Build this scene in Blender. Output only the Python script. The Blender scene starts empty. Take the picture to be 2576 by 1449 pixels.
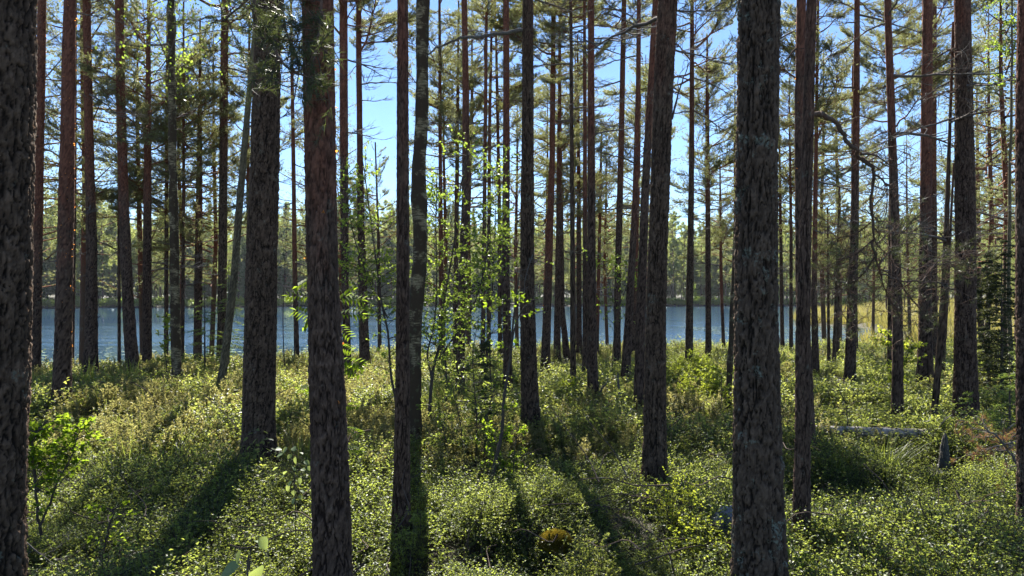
import bpy, math, random
import numpy as np
from mathutils import Vector, Matrix, Euler

scene = bpy.context.scene
C = scene.collection
RS = np.random.RandomState(7)

# ------------------------------------------------------------------ camera
EYE = 2.6                     # metres above the lake
FPX, CX, HZ = 1800.0, 1288.0, 745.0     # focal length, centre column and horizon row measured in the photograph (2576 wide)
cam_d = bpy.data.cameras.new('camera')
cam = bpy.data.objects.new('camera', cam_d); C.objects.link(cam)
cam_d.sensor_width = 36.0
cam_d.lens = FPX / 2576.0 * 36.0
cam_d.shift_y = (HZ - 724.5) / 2576.0
cam_d.clip_start = 0.05; cam_d.clip_end = 3000
cam.location = (0, 0, EYE); cam.rotation_euler = (math.radians(90), 0, 0)
scene.camera = cam

# ------------------------------------------------------------------ light
SUN_EL, SUN_AZ = math.radians(44), math.radians(-7)      # azimuth from +Y towards +X
world = bpy.data.worlds.new('World'); scene.world = world; world.use_nodes = True
wn = world.node_tree
sky = wn.nodes.new('ShaderNodeTexSky'); sky.sky_type = 'NISHITA'; sky.sun_disc = False
sky.sun_elevation = SUN_EL; sky.sun_rotation = SUN_AZ
sky.altitude = 100; sky.air_density = 0.82; sky.dust_density = 0.0; sky.ozone_density = 5.0
wn.links.new(sky.outputs[0], wn.nodes['Background'].inputs[0])
wn.nodes['Background'].inputs[1].default_value = 0.064
sun_d = bpy.data.lights.new('sun', 'SUN'); sun_d.energy = 5.0; sun_d.angle = math.radians(0.5); sun_d.color = (1.0, 0.95, 0.86)
sun = bpy.data.objects.new('sun', sun_d); C.objects.link(sun)
sv = Vector((math.sin(SUN_AZ) * math.cos(SUN_EL), math.cos(SUN_AZ) * math.cos(SUN_EL), math.sin(SUN_EL)))
sun.rotation_euler = sv.to_track_quat('Z', 'Y').to_euler()
sun.location = (-4, 30, 40)
scene.view_settings.view_transform = 'Standard'; scene.view_settings.look = 'None'
scene.view_settings.exposure = 1.8; scene.view_settings.gamma = 1.0
scene.view_settings.use_curve_mapping = False
scene.cycles.max_bounces = 4; scene.cycles.transmission_bounces = 4; scene.cycles.diffuse_bounces = 3; scene.cycles.volume_bounces = 0; scene.cycles.glossy_bounces = 2
scene.cycles.sample_clamp_indirect = 6.0
scene.cycles.caustics_reflective = False; scene.cycles.caustics_refractive = False

# ------------------------------------------------------------------ helpers
class MB:
    """collects triangles and quads, links them as one mesh"""
    def __init__(s): s.v = []; s.f = []; s.n = 0; s.a = []; s.has = False
    def add(s, v, f, mat=0, attr=None):
        v = np.asarray(v, np.float32).reshape(-1, 3); f = np.asarray(f, np.int32)
        if len(v) == 0 or len(f) == 0: return
        s.v.append(v); s.f.append((f + s.n, mat)); s.n += len(v)
        if attr is None: s.a.append(np.zeros((len(v), 3), np.float32))
        else: s.a.append(np.asarray(attr, np.float32).reshape(-1, 3)); s.has = True
    def mesh(s, name, mats, smooth=False):
        me = bpy.data.meshes.new(name)
        V = np.concatenate(s.v)
        loops = np.concatenate([f.ravel() for f, m in s.f])
        sizes = np.concatenate([np.full(len(f), f.shape[1], np.int32) for f, m in s.f])
        mi = np.concatenate([np.full(len(f), m, np.int32) for f, m in s.f])
        me.vertices.add(len(V)); me.vertices.foreach_set('co', V.ravel())
        me.loops.add(len(loops)); me.loops.foreach_set('vertex_index', loops)
        me.polygons.add(len(sizes))
        me.polygons.foreach_set('loop_start', np.concatenate([[0], np.cumsum(sizes)[:-1]]).astype(np.int32))
        me.polygons.foreach_set('material_index', mi)
        if smooth: me.polygons.foreach_set('use_smooth', np.ones(len(sizes), bool))
        for m in (mats if isinstance(mats, (list, tuple)) else [mats]): me.materials.append(m)
        if s.has:
            at = me.attributes.new('bark', 'FLOAT_VECTOR', 'POINT')
            at.data.foreach_set('vector', np.concatenate(s.a).ravel())
        me.update(calc_edges=True); me.validate()
        return me

def link(name, data, parent=None, loc=None, rot=None, sc=None, **props):
    o = bpy.data.objects.new(name, data); C.objects.link(o)
    if parent is not None: o.parent = parent
    if loc is not None: o.location = loc
    if rot is not None: o.rotation_euler = rot
    if sc is not None: o.scale = sc
    for k, v in props.items():
        if v: o[k] = v
    return o

def thing(name, label, cat, loc, group=None, rotz=0.0):
    return link(name, None, None, loc, (0, 0, rotz), None, label=label, category=cat, group=group)

def px(x, y, z):
    """a spot of the photograph at distance z, as a place in the world"""
    return np.array([(x - CX) / FPX * z, z, EYE + (HZ - y) / FPX * z])

def norm(a):
    a = np.asarray(a, float)
    return a / np.maximum(np.linalg.norm(a, axis=-1, keepdims=True), 1e-9)

def tube(mb, pts, rad, sides=6, mat=0, attr=None):
    P = np.asarray(pts, float); n = len(P)
    T = norm(np.gradient(P, axis=0))
    ref = np.array([0, 0, 1.0]) if abs(T[0][2]) < 0.8 else np.array([0, 1.0, 0])
    U = norm(np.cross(T, ref)); W = np.cross(T, U)
    a = np.arange(sides) / sides * 2 * math.pi
    R = np.broadcast_to(np.asarray(rad, float), (n,))
    V = P[:, None] + R[:, None, None] * (np.cos(a)[None, :, None] * U[:, None] + np.sin(a)[None, :, None] * W[:, None])
    i = np.arange(n - 1)[:, None] * sides; j = np.arange(sides)[None]; k = (j + 1) % sides
    F = np.stack([i + j, i + k, i + sides + k, i + sides + j], -1).reshape(-1, 4)
    at = None if attr is None else np.tile(np.asarray(attr, float), (n * sides, 1))
    mb.add(V.reshape(-1, 3), F, mat, at)

def smooth_line(pts, n):
    """a Catmull-Rom curve through pts"""
    P = np.asarray(pts, float); m = len(P)
    if m == 2: return P[0] + np.linspace(0, 1, n)[:, None] * (P[1] - P[0])
    Q = np.vstack([2 * P[0] - P[1], P, 2 * P[-1] - P[-2]])
    t = np.linspace(0, m - 1 - 1e-6, n); i = t.astype(int); u = (t - i)[:, None]
    a, b, c, d = Q[i], Q[i + 1], Q[i + 2], Q[i + 3]
    return 0.5 * (2 * b + (c - a) * u + (2 * a - 5 * b + 4 * c - d) * u ** 2 + (3 * b - a - 3 * c + d) * u ** 3)

def rnd_dirs(n, rs):
    return norm(rs.normal(size=(n, 3)))

def leaves(mb, c, d, L, W, rs, mat=0, flat=0.6, fold=0.18):
    """folded leaf blades: c base points, d direction they point, flat = how far they lie level"""
    c = np.asarray(c, float); n = len(c)
    if n == 0: return
    d = norm(d)
    up = norm(np.array([0, 0, 1.0]) * flat + rnd_dirs(n, rs) * (1 - flat))
    s = norm(np.cross(d, up)); nn = np.cross(s, d)
    L = np.broadcast_to(L, (n,))[:, None] * rs.uniform(.7, 1.2, (n, 1)); W = np.broadcast_to(W, (n,))[:, None] * rs.uniform(.75, 1.15, (n, 1))
    b = c; t = c + d * L - nn * L * 0.12
    l = c + d * L * .45 + s * W * .5 + nn * fold * W; r = c + d * L * .45 - s * W * .5 + nn * fold * W
    V = np.stack([b, l, t, r], 1).reshape(-1, 3); k = np.arange(n)[:, None] * 4
    mb.add(V, np.concatenate([k + [[0, 1, 2]], k + [[0, 2, 3]]]), mat)

def big_leaf(mb, c, d, up, L, W, mat=0, curl=.15, n=7):
    """a rounded leaf blade of n cross strips with a fold along the midrib"""
    d = norm(d); s = norm(np.cross(d, up)); nn = np.cross(s, d)
    t = np.linspace(0, 1, n); w = np.sin(math.pi * t ** .8) ** .75 * W / 2; w[0] = .0006; w[-1] = .0006
    mid = c + np.outer(t * L, d) - np.outer(curl * L * t ** 2, nn)
    V = np.stack([mid + np.outer(w, s) + np.outer(w * .25, nn), mid, mid - np.outer(w, s) + np.outer(w * .25, nn)], 1).reshape(-1, 3)
    F = []
    for i in range(n - 1):
        for j in range(2): F.append([i * 3 + j, i * 3 + j + 1, i * 3 + 4 + j, i * 3 + 3 + j])
    mb.add(V, F, mat)

def tufts(mb, c, d, rs, n=8, L=.07, W=.008, spread=.75, mat=1, back=.05):
    """needle bunches: n thin blades fanning round direction d at every point c"""
    c = np.asarray(c, float); m = len(c)
    if m == 0: return
    d = norm(d)
    D = norm(d[:, None] * .8 + rnd_dirs(m * n, rs).reshape(m, n, 3) * spread).reshape(-1, 3)
    O = (c[:, None] - d[:, None] * rs.uniform(0, back, (m, n, 1))).reshape(-1, 3)
    s = norm(np.cross(D, rnd_dirs(m * n, rs)))
    l = rs.uniform(.7, 1.15, (m * n, 1)) * L
    V = np.stack([O + s * W / 2, O - s * W / 2, O + D * l], 1).reshape(-1, 3)
    mb.add(V, np.arange(m * n * 3).reshape(-1, 3), mat)

def fbm(x, y, seed=0, oct=4, f=1.0):
    """cheap smooth noise on arrays (sum of rotated sines and hashed lattice)"""
    x = np.asarray(x, float); y = np.asarray(y, float); o = np.zeros(np.broadcast(x, y).shape); a = 1.0; tot = 0
    for k in range(oct):
        X = x * f + 17.3 * seed + 5.1 * k; Y = y * f - 9.7 * seed + 3.3 * k
        xi = np.floor(X); yi = np.floor(Y); u = X - xi; v = Y - yi
        u = u * u * (3 - 2 * u); v = v * v * (3 - 2 * v)
        h = lambda p, q: np.modf(np.abs(np.sin(p * 127.1 + q * 311.7 + seed * 74.7) * 43758.5453))[0]
        o = o + a * ((h(xi, yi) * (1 - u) + h(xi + 1, yi) * u) * (1 - v) + (h(xi, yi + 1) * (1 - u) + h(xi + 1, yi + 1) * u) * v)
        tot += a; a *= .5; f *= 2.03
    return o / tot * 2 - 1

def cells(u, v, nu, rs_seed, jit=.9):
    """cellular pattern on a cylinder: u wraps after nu cells. Returns distance to the plate edge (0..) and a value per plate"""
    u = np.mod(u, nu); iu = np.floor(u).astype(int); iv = np.floor(v).astype(int)
    h = lambda p, q, s: np.modf(np.abs(np.sin(p * 127.1 + q * 311.7 + (rs_seed + s) * 74.7) * 43758.5453))[0]
    d1 = np.full(u.shape, 9.0); d2 = np.full(u.shape, 9.0); val = np.zeros(u.shape)
    for a in (-1, 0, 1):
        for b in (-1, 0, 1):
            cu = iu + a; cv = iv + b; w = np.mod(cu, nu)
            px_ = cu + .5 + (h(w, cv, 0) - .5) * jit; py_ = cv + .5 + (h(w, cv, 1) - .5) * jit
            d = np.sqrt((u - px_) ** 2 + (v - py_) ** 2)
            c = d < d1
            d2 = np.where(c, d1, np.minimum(d2, d)); val = np.where(c, h(w, cv, 2), val); d1 = np.where(c, d, d1)
    return d2 - d1, val

# ------------------------------------------------------------------ materials
def newmat(name):
    m = bpy.data.materials.new(name); m.use_nodes = True
    nt = m.node_tree; p = nt.nodes['Principled BSDF']
    return m, nt, p, nt.nodes['Material Output']
def N(nt, t, **kw):
    n = nt.nodes.new(t)
    for k, v in kw.items():
        if hasattr(n, k): setattr(n, k, v)
    return n
def ramp(nt, src, stops):
    r = nt.nodes.new('ShaderNodeValToRGB'); e = r.color_ramp.elements
    while len(e) < len(stops): e.new(0.5)
    for i, (p, c) in enumerate(stops): e[i].position = p; e[i].color = (*c, 1)
    nt.links.new(src, r.inputs[0]); return r.outputs[0]
def mixc(nt, fac, a, b, mode='MIX'):
    m = nt.nodes.new('ShaderNodeMix'); m.data_type = 'RGBA'; m.blend_type = mode
    for s, v in ((m.inputs[0], fac), (m.inputs[6], a), (m.inputs[7], b)):
        if isinstance(v, (int, float)): s.default_value = v
        elif isinstance(v, tuple): s.default_value = (*v, 1)
        else: nt.links.new(v, s)
    return m.outputs[2]
def mathn(nt, op, a, b=0.0):
    m = nt.nodes.new('ShaderNodeMath'); m.operation = op
    for s, v in ((m.inputs[0], a), (m.inputs[1], b)):
        if isinstance(v, (int, float)): s.default_value = v
        else: nt.links.new(v, s)
    return m.outputs[0]
def noise(nt, scale, detail=4, vec=None, rough=.55):
    n = nt.nodes.new('ShaderNodeTexNoise'); n.inputs['Scale'].default_value = scale; n.inputs['Detail'].default_value = detail
    n.inputs['Roughness'].default_value = rough
    if vec is not None: nt.links.new(vec, n.inputs['Vector'])
    return n.outputs[0]

def foliage_mat(name, stops, trans=(.35, .42, .06), tmix=.5, rough=.42, spec=.35, patch=None):
    """leaf: reflects a green that varies from leaf to leaf and lets yellower light through"""
    m, nt, p, out = newmat(name)
    geo = N(nt, 'ShaderNodeNewGeometry'); oi = N(nt, 'ShaderNodeObjectInfo')
    rv = mathn(nt, 'ADD', mathn(nt, 'MULTIPLY', geo.outputs['Random Per Island'], .7), mathn(nt, 'MULTIPLY', oi.outputs['Random'], .3))
    col = ramp(nt, rv, stops)
    if patch:
        tc = N(nt, 'ShaderNodeNewGeometry')
        pn = ramp(nt, noise(nt, patch[0], 2, tc.outputs['Position']), [(.38, (0, 0, 0)), (.62, (1, 1, 1))])
        col = mixc(nt, mathn(nt, 'MULTIPLY', pn, patch[2]), col, patch[1])
    nt.links.new(col, p.inputs['Base Color']); p.inputs['Roughness'].default_value = rough
    p.inputs['Specular IOR Level'].default_value = spec
    tr = N(nt, 'ShaderNodeBsdfTranslucent')
    tcol = mixc(nt, .5, mixc(nt, 1.0, col, (3.2, 2.6, 1.1), 'MULTIPLY'), trans)
    nt.links.new(tcol, tr.inputs[0])
    mx = N(nt, 'ShaderNodeMixShader'); mx.inputs[0].default_value = tmix
    nt.links.new(p.outputs[0], mx.inputs[1]); nt.links.new(tr.outputs[0], mx.inputs[2]); nt.links.new(mx.outputs[0], out.inputs[0])
    return m

def bark_mat(name, grey, groove, red, lichen=.25, fine=60, lich0=.60):
    """pine bark: 'bark' attribute = (groove depth, plate value, how far up the red upper bark begins)"""
    m, nt, p, out = newmat(name)
    at = N(nt, 'ShaderNodeAttribute'); at.attribute_name = 'bark'
    sx = N(nt, 'ShaderNodeSeparateXYZ'); nt.links.new(at.outputs['Vector'], sx.inputs[0])
    tc = N(nt, 'ShaderNodeNewGeometry')
    mp = N(nt, 'ShaderNodeMapping'); mp.inputs['Scale'].default_value = (1, 1, .35); nt.links.new(tc.outputs['Position'], mp.inputs[0])
    n1 = noise(nt, 9, 5, mp.outputs[0]); n2 = noise(nt, fine, 4, mp.outputs[0], .7)
    g2 = tuple(c * 1.9 for c in grey); g3 = tuple(c * .45 for c in grey)
    base = ramp(nt, mathn(nt, 'ADD', mathn(nt, 'MULTIPLY', n2, .6), mathn(nt, 'MULTIPLY', sx.outputs[1], .4)), [(.22, g3), (.5, grey), (.8, g2)])
    redc = ramp(nt, mathn(nt, 'ADD', mathn(nt, 'MULTIPLY', n2, .5), mathn(nt, 'MULTIPLY', sx.outputs[1], .5)), [(.25, tuple(c * .5 for c in red)), (.75, tuple(min(1, c * 1.6) for c in red))])
    k = mathn(nt, 'ADD', sx.outputs[2], mathn(nt, 'MULTIPLY', mathn(nt, 'SUBTRACT', n1, .5), .9))
    kr = ramp(nt, k, [(.35, (0, 0, 0)), (.75, (1, 1, 1))])
    col = mixc(nt, kr, base, redc)
    col = mixc(nt, ramp(nt, sx.outputs[0], [(.1, (0, 0, 0)), (.8, (1, 1, 1))]), col, groove)
    ln = noise(nt, 7, 6, tc.outputs['Position'], .65)
    lf = ramp(nt, ln, [(lich0, (0, 0, 0)), (lich0 + .06, (1, 1, 1))])
    lf = mathn(nt, 'MULTIPLY', mathn(nt, 'MULTIPLY', lf, lichen), ramp(nt, noise(nt, 70, 3, tc.outputs['Position']), [(.45, (0, 0, 0)), (.6, (1, 1, 1))]))
    col = mixc(nt, lf, col, (.20, .23, .19))
    nt.links.new(col, p.inputs['Base Color']); p.inputs['Roughness'].default_value = .92; p.inputs['Specular IOR Level'].default_value = .12
    b = N(nt, 'ShaderNodeBump'); b.inputs['Strength'].default_value = .8; b.inputs['Distance'].default_value = .012
    mp2 = N(nt, 'ShaderNodeMapping'); mp2.inputs['Scale'].default_value = (1, 1, .3); nt.links.new(tc.outputs['Position'], mp2.inputs[0])
    vo = N(nt, 'ShaderNodeTexVoronoi'); vo.feature = 'DISTANCE_TO_EDGE'; vo.inputs['Scale'].default_value = 34; nt.links.new(mp2.outputs[0], vo.inputs['Vector'])
    hgt = mathn(nt, 'ADD', mathn(nt, 'MINIMUM', mathn(nt, 'MULTIPLY', vo.outputs[0], 1.5), .2), mathn(nt, 'MULTIPLY', n2, 1.2))
    nt.links.new(hgt, b.inputs['Height']); nt.links.new(b.outputs[0], p.inputs['Normal'])
    return m

M = {}
M['bark'] = bark_mat('pine_bark', (.098, .066, .046), (.018, .013, .010), (.125, .058, .038), .5)
M['bark_lichen'] = bark_mat('lichen_spotted_pine_bark', (.092, .064, .046), (.018, .013, .010), (.115, .060, .040), .8, lich0=.565)
M['bark_red'] = bark_mat('red_pine_bark', (.098, .064, .047), (.022, .014, .011), (.150, .062, .040), .35)
M['twig'] = bark_mat('twig_bark', (.10, .075, .06), (.03, .02, .016), (.20, .09, .05), .6)
M['dead'] = bark_mat('dead_wood', (.13, .12, .11), (.04, .035, .03), (.13, .11, .10), .6)
M['sapling_bark'] = bark_mat('sapling_bark', (.075, .062, .052), (.03, .024, .02), (.09, .06, .045), .5)
M['grey_bark'] = bark_mat('grey_green_bark', (.13, .108, .068), (.045, .036, .025), (.13, .108, .068), .4)

def birch_mat():
    m, nt, p, out = newmat('birch_bark')
    tc = N(nt, 'ShaderNodeNewGeometry'); at = N(nt, 'ShaderNodeAttribute'); at.attribute_name = 'bark'
    sx = N(nt, 'ShaderNodeSeparateXYZ'); nt.links.new(at.outputs['Vector'], sx.inputs[0])
    mp = N(nt, 'ShaderNodeMapping'); mp.inputs['Scale'].default_value = (.8, .8, 5); nt.links.new(tc.outputs['Position'], mp.inputs[0])
    streak = noise(nt, 14, 4, mp.outputs[0], .7)
    white = ramp(nt, streak, [(.40, (.05, .04, .026)), (.52, (.20, .16, .095)), (.66, (.36, .30, .19))])
    patchn = ramp(nt, mathn(nt, 'ADD', noise(nt, 5.5, 4, tc.outputs['Position'], .65), mathn(nt, 'MULTIPLY', sx.outputs[2], .22)), [(.43, (0, 0, 0)), (.50, (1, 1, 1))])
    col = mixc(nt, patchn, white, (.060, .043, .028))
    gl = ramp(nt, noise(nt, 20, 4, tc.outputs['Position']), [(.58, (0, 0, 0)), (.68, (1, 1, 1))])
    col = mixc(nt, mathn(nt, 'MULTIPLY', gl, .5), col, (.12, .13, .07))
    nt.links.new(col, p.inputs['Base Color']); p.inputs['Roughness'].default_value = .92; p.inputs['Specular IOR Level'].default_value = .1
    b = N(nt, 'ShaderNodeBump'); b.inputs['Strength'].default_value = .6; b.inputs['Distance'].default_value = .01
    nt.links.new(streak, b.inputs['Height']); nt.links.new(b.outputs[0], p.inputs['Normal'])
    return m
M['birch'] = birch_mat()

G = lambda *s: [(i / (len(s) - 1), c) for i, c in enumerate(s)]
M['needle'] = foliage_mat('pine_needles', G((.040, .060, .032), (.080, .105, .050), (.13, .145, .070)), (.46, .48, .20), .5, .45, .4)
M['needle_near'] = foliage_mat('shaded_pine_needles', G((.022, .038, .020), (.042, .062, .028), (.065, .085, .035)), (.16, .20, .06), .3, .45, .3)  # darker copy of the pine needles, shade put into the colour
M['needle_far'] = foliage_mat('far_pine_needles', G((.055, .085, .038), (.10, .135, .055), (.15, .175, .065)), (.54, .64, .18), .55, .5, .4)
M['spruce'] = foliage_mat('spruce_needles', G((.028, .046, .026), (.055, .085, .042), (.085, .11, .05)), (.28, .36, .14), .42, .5, .3)
M['spruce_young'] = foliage_mat('young_spruce_needles', G((.05, .085, .022), (.09, .14, .035), (.14, .19, .05)), (.3, .42, .08), .45, .5, .3)
M['juniper'] = foliage_mat('juniper_needles', G((.025, .04, .02), (.05, .065, .028), (.08, .085, .035)), (.13, .15, .05), .3, .5, .3)
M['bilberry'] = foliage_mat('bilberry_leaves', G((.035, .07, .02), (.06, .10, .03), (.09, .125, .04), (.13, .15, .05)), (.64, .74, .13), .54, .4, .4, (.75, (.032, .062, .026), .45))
M['bilberry_lit'] = foliage_mat('sunlit_bilberry_leaves', G((.045, .08, .022), (.08, .115, .034), (.12, .14, .045), (.16, .16, .06)), (.66, .74, .16), .54, .42, .38, (.75, (.050, .085, .028), .4))  # lighter copy of the bilberry leaves, sunlight put into the colour
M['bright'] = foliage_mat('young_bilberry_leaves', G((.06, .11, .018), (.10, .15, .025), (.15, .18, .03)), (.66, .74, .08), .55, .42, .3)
M['ledum'] = foliage_mat('marsh_tea_leaves', G((.06, .075, .03), (.105, .105, .046), (.155, .14, .065)), (.58, .58, .22), .5, .4, .5)
M['heather'] = foliage_mat('heather_sprigs', G((.05, .06, .02), (.09, .10, .03), (.14, .13, .04)), (.4, .4, .09), .4, .5, .3)
M['grass'] = foliage_mat('grass_blades', G((.06, .10, .02), (.10, .14, .03), (.15, .17, .05)), (.45, .55, .10), .5, .4, .4)
M['sedge'] = foliage_mat('sedge_blades', G((.08, .10, .03), (.14, .13, .04), (.20, .16, .06)), (.40, .40, .12), .4, .5, .3)
M['birchleaf'] = foliage_mat('birch_leaves', G((.05, .10, .015), (.08, .14, .02), (.12, .17, .03)), (.42, .55, .09), .55, .4, .3)
M['rowan'] = foliage_mat('rowan_leaves', G((.05, .10, .012), (.075, .13, .015), (.10, .15, .02)), (.40, .56, .04), .6, .6, .1)
M['aspen'] = foliage_mat('aspen_leaves', G((.10, .15, .07), (.15, .20, .10), (.20, .24, .13)), (.45, .6, .15), .4, .5, .25)
M['moss'] = foliage_mat('moss', G((.08, .075, .015), (.17, .13, .02), (.22, .18, .03)), (.4, .35, .05), .25, .8, .1)
M['flake'] = foliage_mat('peeling_bark_flakes', G((.22, .085, .04), (.32, .13, .05), (.4, .2, .08)), (.95, .36, .06), .6, .5, .3)
M['litter'] = foliage_mat('rusty_dead_needles', G((.14, .08, .04), (.2, .11, .055), (.25, .16, .08)), (.35, .2, .1), .3, .6, .2)

def ground_mat():
    m, nt, p, out = newmat('forest_floor')
    tc = N(nt, 'ShaderNodeNewGeometry')
    a = noise(nt, 2.2, 6, tc.outputs['Position']); b_ = noise(nt, 45, 5, tc.outputs['Position'], .7)
    c = ramp(nt, a, [(.35, (.035, .026, .017)), (.55, (.045, .05, .018)), (.7, (.06, .065, .02))])
    c = mixc(nt, ramp(nt, b_, [(.4, (0, 0, 0)), (.7, (1, 1, 1))]), c, (.09, .07, .04))
    nt.links.new(c, p.inputs['Base Color']); p.inputs['Roughness'].default_value = .95
    b = N(nt, 'ShaderNodeBump'); b.inputs['Distance'].default_value = .05; b.inputs['Strength'].default_value = 1
    nt.links.new(b_, b.inputs['Height']); nt.links.new(b.outputs[0], p.inputs['Normal'])
    return m
M['ground'] = ground_mat()

def water_mat():
    m, nt, p, out = newmat('lake_water')
    p.inputs['Base Color'].default_value = (.030, .078, .145, 1); p.inputs['Roughness'].default_value = .07  # blue of the reflected sky is put into the base colour
    p.inputs['IOR'].default_value = 1.6; p.inputs['Specular IOR Level'].default_value = .5
    tc = N(nt, 'ShaderNodeNewGeometry')
    mp = N(nt, 'ShaderNodeMapping'); mp.inputs['Scale'].default_value = (.45, 1, 1); mp.inputs['Rotation'].default_value = (0, 0, .15); nt.links.new(tc.outputs['Position'], mp.inputs[0])
    w1 = noise(nt, 2.6, 3, mp.outputs[0], .6); w2 = noise(nt, 9, 2, mp.outputs[0], .6)
    sp = N(nt, 'ShaderNodeSeparateXYZ'); nt.links.new(tc.outputs['Position'], sp.inputs[0])
    # calm water in the lee of the far wood (more of it on the side x<0) and among the lily pads
    lee = mathn(nt, 'MINIMUM', mathn(nt, 'ADD', mathn(nt, 'MULTIPLY', sp.outputs[0], 1.1), 112.0), 152.0)
    edge = mathn(nt, 'ADD', mathn(nt, 'SUBTRACT', sp.outputs[1], lee), mathn(nt, 'MULTIPLY', mathn(nt, 'SUBTRACT', noise(nt, .05, 3, tc.outputs['Position']), .5), 50.0))
    r = N(nt, 'ShaderNodeMapRange'); r.inputs[1].default_value = -10; r.inputs[2].default_value = 8; r.inputs[3].default_value = 1; r.inputs[4].default_value = .03
    nt.links.new(edge, r.inputs[0])
    r2 = N(nt, 'ShaderNodeMapRange'); r2.inputs[1].default_value = 34; r2.inputs[2].default_value = 44; r2.inputs[3].default_value = .12; r2.inputs[4].default_value = 1
    nt.links.new(mathn(nt, 'ADD', sp.outputs[1], mathn(nt, 'MULTIPLY', noise(nt, .4, 3, mp.outputs[0]), 7)), r2.inputs[0])
    mp3 = N(nt, 'ShaderNodeMapping'); mp3.inputs['Scale'].default_value = (.05, .32, 1); nt.links.new(tc.outputs['Position'], mp3.inputs[0])
    gust = N(nt, 'ShaderNodeMapRange'); gust.inputs[1].default_value = .35; gust.inputs[2].default_value = .65; gust.inputs[3].default_value = .45; gust.inputs[4].default_value = 1.5
    nt.links.new(noise(nt, 1.0, 4, mp3.outputs[0], .6), gust.inputs[0])
    k = mathn(nt, 'MULTIPLY', mathn(nt, 'MULTIPLY', r.outputs[0], r2.outputs[0]), gust.outputs[0])
    h = mathn(nt, 'ADD', w1, mathn(nt, 'MULTIPLY', w2, .35))
    b = N(nt, 'ShaderNodeBump'); b.inputs['Distance'].default_value = .055
    nt.links.new(mathn(nt, 'MULTIPLY', k, .03), b.inputs['Distance']); nt.links.new(h, b.inputs['Height']); nt.links.new(b.outputs[0], p.inputs['Normal'])
    return m
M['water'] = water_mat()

def simple(name, col, rough=.7, sc=20, var=.4):
    m, nt, p, out = newmat(name); tc = N(nt, 'ShaderNodeNewGeometry'); n = noise(nt, sc, 5, tc.outputs['Position'])
    c = ramp(nt, n, [(.3, tuple(x * (1 - var) for x in col)), (.7, tuple(min(1, x * (1 + var)) for x in col))])
    nt.links.new(c, p.inputs['Base Color']); p.inputs['Roughness'].default_value = rough
    b = N(nt, 'ShaderNodeBump'); b.inputs['Distance'].default_value = .02; nt.links.new(n, b.inputs['Height']); nt.links.new(b.outputs[0], p.inputs['Normal'])
    return m
M['rock'] = simple('grey_rock', (.22, .21, .23), .85, 25)
M['stump'] = simple('rotten_stump_wood', (.055, .05, .042), .95, 30)
M['log'] = simple('weathered_log_wood', (.34, .30, .27), .8, 16, .45)
M['lily'] = simple('lily_pad', (.16, .20, .07), .22, 3, .5)
M['nest'] = simple('dark_twig_nest', (.05, .035, .03), .9, 30)

# ------------------------------------------------------------------ terrain
def near_shore(x): return np.interp(x, [-80, -25, -11, -5, 1, 8, 14, 18, 24, 30, 200], [12, 15.5, 17.5, 22, 25.5, 26.5, 28, 31, 44, 62, 190])
def pen_edge(y): return np.interp(y, [56, 59, 63, 70, 90, 120, 150, 190, 240], [150, 33, 24, 26, 37, 60, 84, 105, 130])
def far_shore(x): return np.interp(x, [-160, -110, -50, 20, 60, 100, 150], [135, 158, 176, 190, 192, 186, 160])
def shrub_drop(d): return 1.45 + .15 * (np.clip(d, 0, 40) / 25.0) ** 2
MOUNDS = [ # x, y, radius, height: hummocks and hollows seen in the ground cover
    (1290, 1330, 4.9, .55, .16), (1450, 1300, 5.2, .45, .15), (1340, 1400, 4.35, .30, -.20), (1680, 1290, 4.9, .5, .12),
    (2120, 1330, 4.8, .8, -.05), (2400, 1400, 4.4, .6, .06), (300, 1040, 10.0, 1.3, .16), (520, 1050, 8.8, 1.0, .10),
    (940, 1120, 6.9, .7, .12), (1560, 1120, 7.4, .7, .14), (2200, 1210, 5.9, .9, -.16), (620, 1300, 4.9, .7, -.10), (2350, 1000, 10.5, 1.2, .15)]
def ground_z(x, y):
    x = np.asarray(x, float); y = np.asarray(y, float)
    g = EYE - shrub_drop(np.hypot(x * .6, y)) - .30
    g = g + fbm(x, y, 3, 3, .8) * np.interp(y, [3, 10], [.09, .15]) + fbm(x, y, 5, 2, 2.6) * .04
    for mx, my, z, r, h in MOUNDS:
        X = (mx - CX) / FPX * z
        g = g + h * 1.25 * np.exp(-((x - X) ** 2 + (y - z) ** 2) / (r * r))
    def blend(h, base, d, w0, w1):
        t = np.clip((d - w0) / (w1 - w0), 0, 1); t = t * t * (3 - 2 * t); return base + (h - base) * t
    z = np.full(np.broadcast(x, y).shape, -.7)
    wob = fbm(x, y, 9, 3, .35) * 1.3
    d = near_shore(x) - y + wob * .5
    z = blend(g, z, d, -1.2, 1.0)
    bog = .16 + fbm(x, y, 8, 3, .5) * .08 + np.clip((x - 45) * .01, 0, 1.2)
    dp = np.minimum(x - pen_edge(y) + wob * 1.5, np.where((y > 57) & (y < 330), 9, -9.0))
    z = np.maximum(z, blend(bog, np.full_like(z, -.7), dp, -1.5, 1.5))
    df = y - far_shore(x) + wob * 3
    z = np.maximum(z, blend(.5 + np.clip(df, 0, 400) * .012, np.full_like(z, -.7), df, -2, 3))
    return z
def gz(x, y): return float(ground_z(np.array([x]), np.array([y]))[0])

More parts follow.
